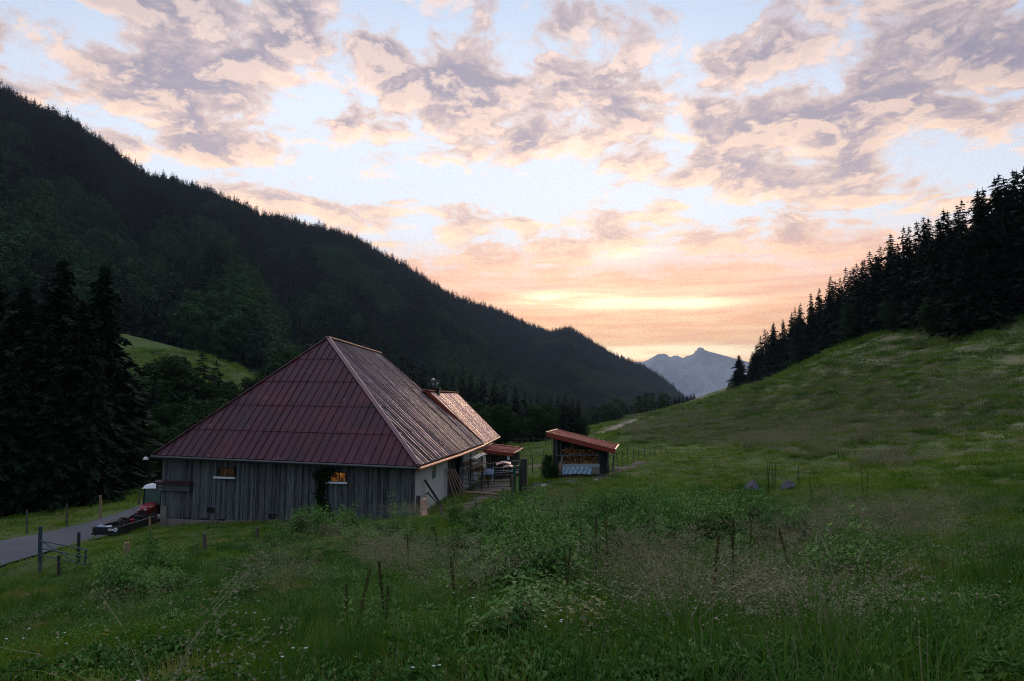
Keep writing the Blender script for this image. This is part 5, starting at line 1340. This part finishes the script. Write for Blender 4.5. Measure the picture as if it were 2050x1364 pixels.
def in_poly(x, y, poly):
    c = np.zeros(x.shape, bool); n = len(poly)
    for i in range(n):
        x0, y0 = poly[i][:2]; x1, y1 = poly[(i + 1) % n][:2]
        c ^= ((y0 > y) != (y1 > y)) & (x < (x1 - x0) * (y - y0) / (y1 - y0 + 1e-12) + x0)
    return c
FOOTP = [[WA, WB, WC, WD], [Q[0], Q[1], Q[2], Q[3]], [(xl, 56.4), (xr, 56.4), (xr, 60), (xl, 60)], [(lp1[0], 60.5), (lp3[0], 60.5), (lp3[0], 65), (lp1[0], 65)]]
def sample(n, rmin, rmax, s0, k, azr=50):
    """random points whose spacing is max(s0, k r)"""
    rr_ = np.geomspace(rmin, rmax, 400); sp = np.maximum(s0, k * rr_); dens = rr_ / sp ** 2; cum = np.concatenate([[0], np.cumsum((dens[1:] + dens[:-1]) / 2 * np.diff(rr_))])
    N_ = int(cum[-1] * 2 * math.radians(azr)) if n is None else n
    r = np.interp(rng.random(N_) * cum[-1], cum, rr_); a = rng.uniform(-math.radians(azr), math.radians(azr), N_)
    x, y = r * np.sin(a), r * np.cos(a)
    ok = dist_line(x, y, ROADS[::3]) > 2.55 + .007 * r
    for P_ in FOOTP: ok &= ~in_poly(x, y, P_)
    x, y, r = x[ok], y[ok], r[ok]; z = H(x, y); px, py = PROJ(x, y, z)
    ok = (y > 1) & (px > -500) & (px < 2550) & (x > -110)
    # drop ground that cannot be seen beyond the trees
    ok &= ~((px < 1150) & (y > 150) & (px > 560)) & ~((px < 560) & (y > 75) & (y < 120) & (px > -500) & (x > -70)) | ((px > 200) & (px < 560) & (y > 150))
    ok &= z < 60
    return x[ok], y[ok], z[ok], r[ok], px[ok], py[ok]
def bare(x, y, f=1):
    return (dist_line(x, y, pth) < .5 * f) | (dist_line(x, y, yard[::2]) < 1.7 * f) | (dist_line(x, y, mudl[::2]) < .6 * f) | (dist_line(x, y, PATH2[::3]) < .4)
def dome(px, py, cx, cy, wx, wy): return np.exp(-((px - cx) / wx) ** 2 - ((py - cy) / wy) ** 2)
def put(name, label, meshes, x, y, z, sx, sz, sink=.01):
    n = len(x); rot = np.stack([rng.normal(size=n) * .08, rng.normal(size=n) * .08, rng.random(n) * 6.28], 1)
    scatter(name, label, meshes, np.stack([x, y, z - sink], 1), rot, np.stack([sx, sx, sz], 1))
x, y, z, r, px, py = sample(None, 2.0, 330, .17, .0125)
nz = fbm(x * .3, y * .3, 3); nb = fbm(x * .05 + 5, y * .05, 3)
ok = ~bare(x, y) | (rng.random(len(x)) < .12)
keep = ok
sp = np.maximum(.17, .0125 * r)
far = sstep(60, 200, r)
hgt = (.75 + .9 * nz) * (1 + .5 * far) * rng.uniform(.7, 1.3, len(x)) * np.where(r < 14, 1.1, 1)
mid = (px > 1050) & (px < 1900) & (py > 870) & (py < 960); hgt = np.where(mid, hgt * .6, hgt); lawn = (px < 760) & (py > 1040) & (py < 1180); hgt = np.where(lawn, hgt * .6, hgt); hgt = hgt * (1 + 1.1 * far)
put('meadow_grass', 'short green meadow grass over the whole pasture', gshort, x[keep], y[keep], z[keep], (sp * 1.0)[keep], hgt[keep])
# taller lush grass
x, y, z, r, px, py = sample(None, 2.0, 260, .36, .020)
nz = fbm(x * .22 + 31, y * .22, 4)
zone = .42 + .17 * dome(px, py, 1000, 1250, 900, 170) + .2 * dome(px, py, 250, 1200, 300, 120) + .3 * sstep(880, 820, py) * (px > 1100) - .6 * dome(px, py, 1500, 915, 420, 45) - .6 * dome(px, py, 330, 1105, 420, 55) + .2 * sstep(960, 1010, py) * (px > 1200)
keep = (nz + (rng.random(len(x)) - .5) * .15 > 1.0 - zone) & ~bare(x, y, 1.3)
sp = np.maximum(.42, .020 * r); put('tall_grass', 'taller lush grass in tufts and drifts', gtall, x[keep], y[keep], z[keep], (sp * rng.uniform(.6, 1.25, len(x)))[keep], (rng.uniform(.35, 1.15, len(x)) * (.6 + .7 * nz))[keep])
# dry panicle grass
x, y, z, r, px, py = sample(None, 3.0, 330, .58, .0125)
nz = fbm(x * .8 + 71, y * .8, 3) * .6 + fbm(x * .3 + 7, y * .3, 2) * .4; nl = fbm(x * .09, y * .25 + 3, 3)
zone = (.42 * dome(px, py, 1850, 1040, 330, 95) + .18 * dome(px, py, 1650, 1090, 220, 70) + .30 * dome(px, py, 1550, 1130, 130, 60) + .75 * dome(px, py, 1085, 1075, 75, 28) + .55 * dome(px, py, 850, 1150, 55, 28) + .75 * dome(px, py, 1290, 1175, 45, 50) + .6 * dome(px, py, 1380, 1290, 60, 40) + .5 * dome(px, py, 1700, 1260, 150, 60) + .5 * dome(px, py, 560, 1180, 60, 40) + .5 * dome(px, py, 960, 1220, 40, 40)
        + .5 * dome(px, py, 780, 1140, 60, 30) + .45 * dome(px, py, 700, 1090, 60, 20) + .45 * dome(px, py, 1500, 1240, 160, 60) + .6 * dome(px, py, 1120, 1010, 30, 15) + .55 * dome(px, py, 825, 1047, 16, 10)
        + .72 * dome(px, py, 1330, 862, 200, 30) + .68 * dome(px, py, 1600, 835, 360, 60) + .56 * dome(px, py, 1850, 780, 420, 90) + .45 * dome(px, py, 1620, 905, 120, 22) + .5 * dome(px, py, 1790, 930, 90, 18) + .3 * dome(px, py, 380, 720, 200, 80) + .2 * sstep(1000, 1200, py) - .9 * dome(px, py, 1215, 870, 42, 18))
keep = (nz * .55 + nl * .45 + (rng.random(len(x)) - .5) * (.34 + .1 * sstep(40, 80, r)) > 1.05 - zone) & ~bare(x, y, 1.5)
keep |= (rng.random(len(x)) < .012) & (r < 60) & ~bare(x, y, 2)
sp = np.maximum(.20, .0105 * r); fr_ = sstep(25, 90, r)
nf = r < 38
put('dry_grass', 'airy beige seed heads of tall dry tufted grass', gdry, x[keep & nf], y[keep & nf], z[keep & nf], (1.25 * rng.uniform(.7, 1.4, len(x)))[keep & nf], (rng.uniform(.5, 1.2, len(x)))[keep & nf])
kf = keep & ~nf
put('pale_tussocks', 'pale beige tussocks of flowering grass spread over the slopes', gtus, x[kf], y[kf], z[kf], (np.maximum(.5, sp * 1.25) * rng.uniform(.7, 1.4, len(x)))[kf], (rng.uniform(.5, 1.15, len(x)) * (1 + .3 * sstep(80, 200, r)))[kf])
# nettles, mint and other leafy weeds
x, y, z, r, px, py = sample(None, 4.5, 70, .22, .013)
nz = fbm(x * .5 + 13, y * .5, 3)
zone = (.88 * dome(px, py, 1090, 1130, 250, 75) + .85 * dome(px, py, 1350, 1065, 120, 50) + .55 * dome(px, py, 1480, 1060, 110, 45) + .6 * dome(px, py, 320, 1165, 130, 30) + .5 * dome(px, py, 1120, 1040, 150, 25) + .4 * dome(px, py, 650, 1075, 180, 20)
        + .3 * dome(px, py, 1650, 1120, 200, 70) + .35 * dome(px, py, 640, 1046, 40, 8) + .5 * dome(px, py, 905, 1000, 22, 18) + .42 * dome(px, py, 1100, 1300, 500, 60) + .5 * dome(px, py, 230, 1205, 160, 30))
keep = (nz + (rng.random(len(x)) - .5) * .2 > 1.0 - zone) & ~bare(x, y, 1.4)
put('weeds', 'dense leafy nettles and mint growing in patches', gherb, x[keep], y[keep], z[keep], rng.uniform(.85, 1.2, len(x))[keep], ((.30 + 1.15 * sstep(.32, .72, fbm(x * 1.1, y * 1.1 + 50, 3))) * rng.uniform(.7, 1.15, len(x)) * np.where(r < 9, .6, 1))[keep])
x, y, z, r, px, py = sample(None, 2.5, 32, .2, .016)
keep = (fbm(x * .9 + 3, y * .9, 3) > .46) & ~bare(x, y, 1.4)
put('low_herbs', 'low leafy herbs between the foreground grasses', gforb, x[keep], y[keep], z[keep], rng.uniform(.7, 1.4, keep.sum()), rng.uniform(.7, 1.4, keep.sum()))
# flowers
x, y, z, r, px, py = sample(800, 3, 55, .4, .03)
keep = (fbm(x * .4, y * .4, 2) > .5) & ~bare(x, y, 1.5); k2 = rng.random(len(x)) < .5
put('white_wildflowers', 'small white wildflowers dotted through the meadow', gfw, x[keep & k2], y[keep & k2], z[keep & k2], np.full((keep & k2).sum(), 1.), rng.uniform(.7, 1.3, (keep & k2).sum()))
kk = keep & ~k2 & (rng.random(len(x)) < .6); put('yellow_wildflowers', 'small yellow wildflowers dotted through the meadow', gfy, x[kk], y[kk], z[kk], np.full(kk.sum(), 1.), rng.uniform(.7, 1.2, kk.sum()))
# single dark dock stalks
Ld = 'dark brown dock seed stalk standing in the foreground meadow'; Gd = 'dock stalks in the foreground meadow'
for px_, Y_, hh in ((700, 6.2, .75), (775, 6.8, .85), (770, 6.4, .6), (916, 8.2, .8), (1045, 11, .9), (1000, 9.5, .7), (1193, 11, 1.15), (1219, 10.6, 1.1), (1300, 14, 1.0), (1420, 8.0, 1.0), (1466, 8.4, 1.15), (1250, 19, 1.2), (1340, 20, 1.2), (1160, 13, .9), (1095, 14, .8), (960, 13, .8), (880, 16, .8), (1500, 12, .9), (1590, 10, .8), (690, 7.5, .6), (1010, 16, 1.0), (1536, 31, 1.7), (1548, 31, 1.6), (1541, 30, 1.8),
                        (1552, 32, 1.5), (1730, 27, 1.5), (1734, 27, 1.3), (1630, 27, 1.2), (1600, 33, 1.3), (1440, 30, 1.2), (1406, 31, 1.1), (1470, 32, 1.1), (820, 14, .9), (1112, 17, 1.1), (1130, 9, .8)):
    p = GXY(px_, Y_); t = thing('dock_stalk', tuple(p), Ld, 'plant', Gd, rz=random.random() * 6); t.scale = (1.0, 1.0, hh / 1.1)
    o = link(bpy.data.objects.new('seed_stalk', random.choice(gdock))); o.parent = t; o.rotation_euler = (random.uniform(-.14, .14), random.uniform(-.14, .14), 0)

# ============================================================ sky
SKYS = 1.36
SUN_AZ, SUN_EL = math.radians(8.5), math.radians(8)
w = bpy.data.worlds.new('World'); SC.world = w; w.use_nodes = True; nt = w.node_tree; nt.nodes.clear(); g = G(nt)
D_ = g.vm('NORMALIZE', g.n('ShaderNodeTexCoord').outputs['Generated']); s = g.n('ShaderNodeSeparateXYZ', {0: D_}); X, Y, Z = s.outputs
el = g.m('MULTIPLY', g.m('ARCSINE', Z), 57.2958); az_ = g.m('MULTIPLY', g.m('ARCTAN2', X, Y), 57.2958)
def dirpx(px, py):
    d = BP(px, py, 1.0); d = d / np.linalg.norm(d); return math.degrees(math.atan2(d[0], d[1])), math.degrees(math.asin(d[2]))
AE = g.n('ShaderNodeCombineXYZ', {0: az_, 1: el}).outputs[0]
def blob(px, py, wx, wy, amp):
    a, e = dirpx(px, py); k = 24.0
    v = g.vm('MULTIPLY', g.vm('SUBTRACT', AE, (a, e, 0)), (k / wx, k / wy, 0))
    return g.m('MULTIPLY', g.m('POWER', 2.718, g.m('MULTIPLY', g.vm('DOT_PRODUCT', v, v), -1)), amp)
BL = [(190, 60, 250, 90, .14), (80, 160, 140, 60, .10), (640, 90, 240, 110, .16), (450, 180, 130, 40, .16), (310, 235, 130, 40, .14), (770, 245, 170, 45, .15), (1010, 290, 110, 35, .13), (880, 190, 180, 60, .10), (1250, 160, 200, 60, .16),
      (960, 150, 170, 45, .13), (1180, 25, 220, 40, .14), (1600, 115, 230, 55, .13), (1930, 60, 200, 90, .17), (1850, 210, 220, 60, .13), (1600, 250, 250, 50, .12), (1500, 340, 260, 40, .12), (900, 418, 70, 22, .12), (480, 300, 130, 25, .10), (560, 410, 90, 20, .08), (1750, 330, 250, 60, .08), (1300, 250, 160, 50, .08), (1550, 450, 300, 50, .06),
      (380, 200, 50, 20, -.05), (170, 215, 60, 30, -.12), (590, 250, 90, 40, -.18), (340, 330, 110, 25, -.14), (830, 110, 40, 60, -.10), (1110, 95, 90, 30, -.16), (1180, 390, 130, 50, -.20), (1060, 330, 90, 25, -.08), (1380, 400, 120, 30, -.10), (700, 340, 70, 30, -.14), (1480, 175, 50, 60, -.10), (1000, 370, 90, 30, -.12), (1420, 60, 60, 40, -.10), (1960, 310, 60, 30, -.10), (250, 120, 20, 20, -.0)]
bias = None
for b in BL:
    v = blob(*b); bias = v if bias is None else g.m('ADD', bias, v)
inv = g.m('DIVIDE', 1.0, g.m('ADD', g.m('MAXIMUM', Z, 0.0), .10))
PL = g.n('ShaderNodeCombineXYZ', {0: g.m('MULTIPLY', X, inv), 1: g.m('MULTIPLY', Y, inv), 2: 0.0}).outputs[0]
PLs = g.n('ShaderNodeCombineXYZ', {0: g.m('MULTIPLY', az_, .070), 1: g.m('MULTIPLY', g.m('LOGARITHM', g.m('ADD', g.m('MAXIMUM', el, -2.0), 6.0), 2.71828), 3.8), 2: 3.7}).outputs[0]
warp = g.noise(PLs, 1.6, 3, .5, out='Color'); PW = g.vm('ADD', PLs, g.vm('SCALE', g.vm('SUBTRACT', warp, (.5, .5, .5)), sc=.38))
d1 = g.noise(PW, 2.35, 10, .59); PW2 = g.vm('ADD', PW, (0, -.13, 0)); d2 = g.noise(PW2, 2.35, 7, .59)
fine = g.m('MULTIPLY', g.m('SUBTRACT', g.noise(PW, 5.0, 9, .62), .5), .55)
d1 = g.m('ADD', g.m('MULTIPLY', g.m('SUBTRACT', d1, .5), 1.9), .5)
cd = g.m('ADD', g.m('ADD', d1, fine), bias)
cov = g.ss(cd, .38, .64); thick = g.ss(cd, .50, .84)
d2 = g.m('ADD', g.m('MULTIPLY', g.m('SUBTRACT', d2, .5), 1.9), .5)
edge = g.m('ADD', g.m('ADD', g.m('MULTIPLY', g.m('SUBTRACT', d1, d2), 2.9), g.m('MULTIPLY', fine, 1.6)), .45, clamp=True)
# colours against elevation
elr = g.m('DIVIDE', el, 40.0)
gap = g.ramp(elr, [(0, (1.1, .60, .24)), (.08, (1.1, .66, .35)), (.2, (.98, .88, .80)), (.34, (.82, .87, .95)), (.6, (.72, .80, .93)), (1, (.30, .42, .62))])
dark = g.ramp(elr, [(0, (.90, .46, .20)), (.10, (.90, .48, .28)), (.24, (.76, .47, .38)), (.40, (.52, .42, .45)), (.62, (.36, .32, .39)), (1, (.22, .22, .28))])
lite = g.ramp(elr, [(0, (1.3, .85, .36)), (.12, (1.25, .76, .40)), (.30, (1.25, .86, .58)), (.55, (1.15, .82, .62)), (.8, (.8, .64, .6)), (1, (.4, .36, .4))])
cc = g.mix(g.m('MULTIPLY', g.ss(edge, .35, .95), g.m('SUBTRACT', 1.0, g.m('MULTIPLY', thick, .35))), dark, lite)
cc = g.mix(g.m('MULTIPLY', g.m('SUBTRACT', 1.0, thick), .55), cc, lite)
sky = g.mix(g.m('MULTIPLY', cov, g.ss(el, -1, 6)), gap, cc)
# layered streaks close to the horizon
SV = g.n('ShaderNodeCombineXYZ', {0: g.m('MULTIPLY', az_, .07), 1: g.m('MULTIPLY', el, .75)}).outputs[0]
st = g.noise(SV, 1.0, 7, .6, .4); st2 = g.noise(g.vm('ADD', g.vm('MULTIPLY', SV, (1.6, 1.8, 1)), (4, 7, 0)), 1.0, 7, .62, .3)
low = g.ss(el, 15, 9.0)
stc = g.mix(g.ss(st2, .35, .68), (1.15, .46, .15), (1.4, .72, .26)); stc = g.mix(g.m('MULTIPLY', g.ss(st, .56, .72), .7), stc, (1.5, 1.0, .5))
stc = g.mix(g.ss(el, 5.5, 11.0), stc, g.mix(g.ss(st2, .35, .65), (1.02, .48, .29), (1.22, .70, .44)))
sky = g.mix(g.m('MULTIPLY', low, .86), sky, stc)
glow = None
for b in ((1200, 603, 130, 15, 1.0), (1090, 598, 60, 14, .7), (1385, 606, 80, 11, .9), (1290, 706, 170, 11, 2.2), (1330, 640, 300, 60, .15), (1480, 718, 90, 30, .35), (1260, 508, 60, 10, .35)):
    v = blob(*b); glow = v if glow is None else g.m('ADD', glow, v)
gl2 = g.m('MULTIPLY', glow, g.m('ADD', g.m('MULTIPLY', g.ss(st2, .3, .6), .8), .3))
sky = g.mix(g.m('MINIMUM', gl2, 1.0), sky, (1.9, 1.5, .9))
# dimmer away from the dawn
ca = g.vm('DOT_PRODUCT', D_, (math.sin(SUN_AZ), math.cos(SUN_AZ), .12))
away = g.ss(ca, -.6, .95)
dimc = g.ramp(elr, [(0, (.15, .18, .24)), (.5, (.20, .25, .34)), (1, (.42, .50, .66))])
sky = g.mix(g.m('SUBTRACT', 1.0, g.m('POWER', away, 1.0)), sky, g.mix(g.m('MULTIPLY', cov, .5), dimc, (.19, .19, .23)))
sky = g.mix(g.ss(el, 36, 60), sky, (.72, .77, .90))  # unseen zenith, brightened to add light on the ground
sky = g.mix(g.ss(el, 0.0, -3.0), sky, (.05, .05, .05))
rt_ = g.ss(az_, 8, 44); sky = g.mix(g.m('MULTIPLY', rt_, g.m('MULTIPLY', g.ss(el, 8, 26), .55)), sky, g.vm('MULTIPLY', sky, (.45, .5, .62)))
sky = g.mix(g.m('MULTIPLY', g.ss(az_, -18, -42), g.m('MULTIPLY', g.ss(el, 12, 30), .4)), sky, g.vm('MULTIPLY', sky, (.5, .56, .68)))
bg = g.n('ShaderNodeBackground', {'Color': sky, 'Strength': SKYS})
nish = g.n('ShaderNodeTexSky', sky_type='NISHITA', sun_disc=False, sun_elevation=SUN_EL, sun_rotation=SUN_AZ, air_density=1.2, dust_density=2.0)
bg2 = g.n('ShaderNodeBackground', {'Color': nish.outputs[0], 'Strength': .005})
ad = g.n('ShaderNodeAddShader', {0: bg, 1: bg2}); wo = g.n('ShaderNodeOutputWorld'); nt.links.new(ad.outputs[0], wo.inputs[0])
w.cycles.sampling_method = 'MANUAL'; w.cycles.sample_map_resolution = 512
sl = bpy.data.lights.new('sun', 'SUN'); sl.energy = 1.1; sl.angle = math.radians(18); sl.color = (1, .74, .52)
so_ = link(bpy.data.objects.new('sun', sl)); dv = Vector((math.sin(SUN_AZ) * math.cos(SUN_EL), math.cos(SUN_AZ) * math.cos(SUN_EL), math.sin(SUN_EL))); so_.rotation_euler = dv.to_track_quat('Z', 'Y').to_euler()

# ============================================================ air
if HAZE:
    mb = MB(); mb.hexa([(-15500, -15500, -900), (15500, -15500, -900), (15500, 15500, -900), (-15500, 15500, -900), (-15500, -15500, 1450), (15500, -15500, 1450), (15500, 15500, 1450), (-15500, 15500, 1450)])
    m, g = mat('morning_haze'); pv = g.n('ShaderNodeVolumePrincipled', {'Color': (.66, .80, 1.0), 'Density': HAZE, 'Anisotropy': .0}); o_ = g.n('ShaderNodeOutputMaterial'); m.node_tree.links.new(pv.outputs[0], o_.inputs['Volume'])
    hz = mb.build('haze', m, None); props(hz, kind='stuff')

# ============================================================ camera and render settings
cam = bpy.data.cameras.new('camera'); cam.sensor_width = 36; cam.lens = 36 * F / 2050; cam.clip_end = 60000; cam.clip_start = .05
co_ = link(bpy.data.objects.new('camera', cam)); co_.rotation_euler = (PI / 2 + PITCH, 0, 0); SC.camera = co_
SC.view_settings.view_transform = 'Standard'; SC.view_settings.look = 'None'; SC.view_settings.exposure = 0; SC.view_settings.gamma = 1
cy_ = SC.cycles; cy_.max_bounces = 5; cy_.diffuse_bounces = 2; cy_.glossy_bounces = 2; cy_.transmission_bounces = 2; cy_.transparent_max_bounces = 6; cy_.volume_bounces = 0
cy_.caustics_reflective = cy_.caustics_refractive = False; cy_.use_denoising = True; cy_.denoising_prefilter = 'NONE'; cy_.use_adaptive_sampling = False; cy_.filter_width = 1.1; cy_.sample_clamp_indirect = 4
try: cy_.denoiser = 'OPENIMAGEDENOISE'
except Exception: pass
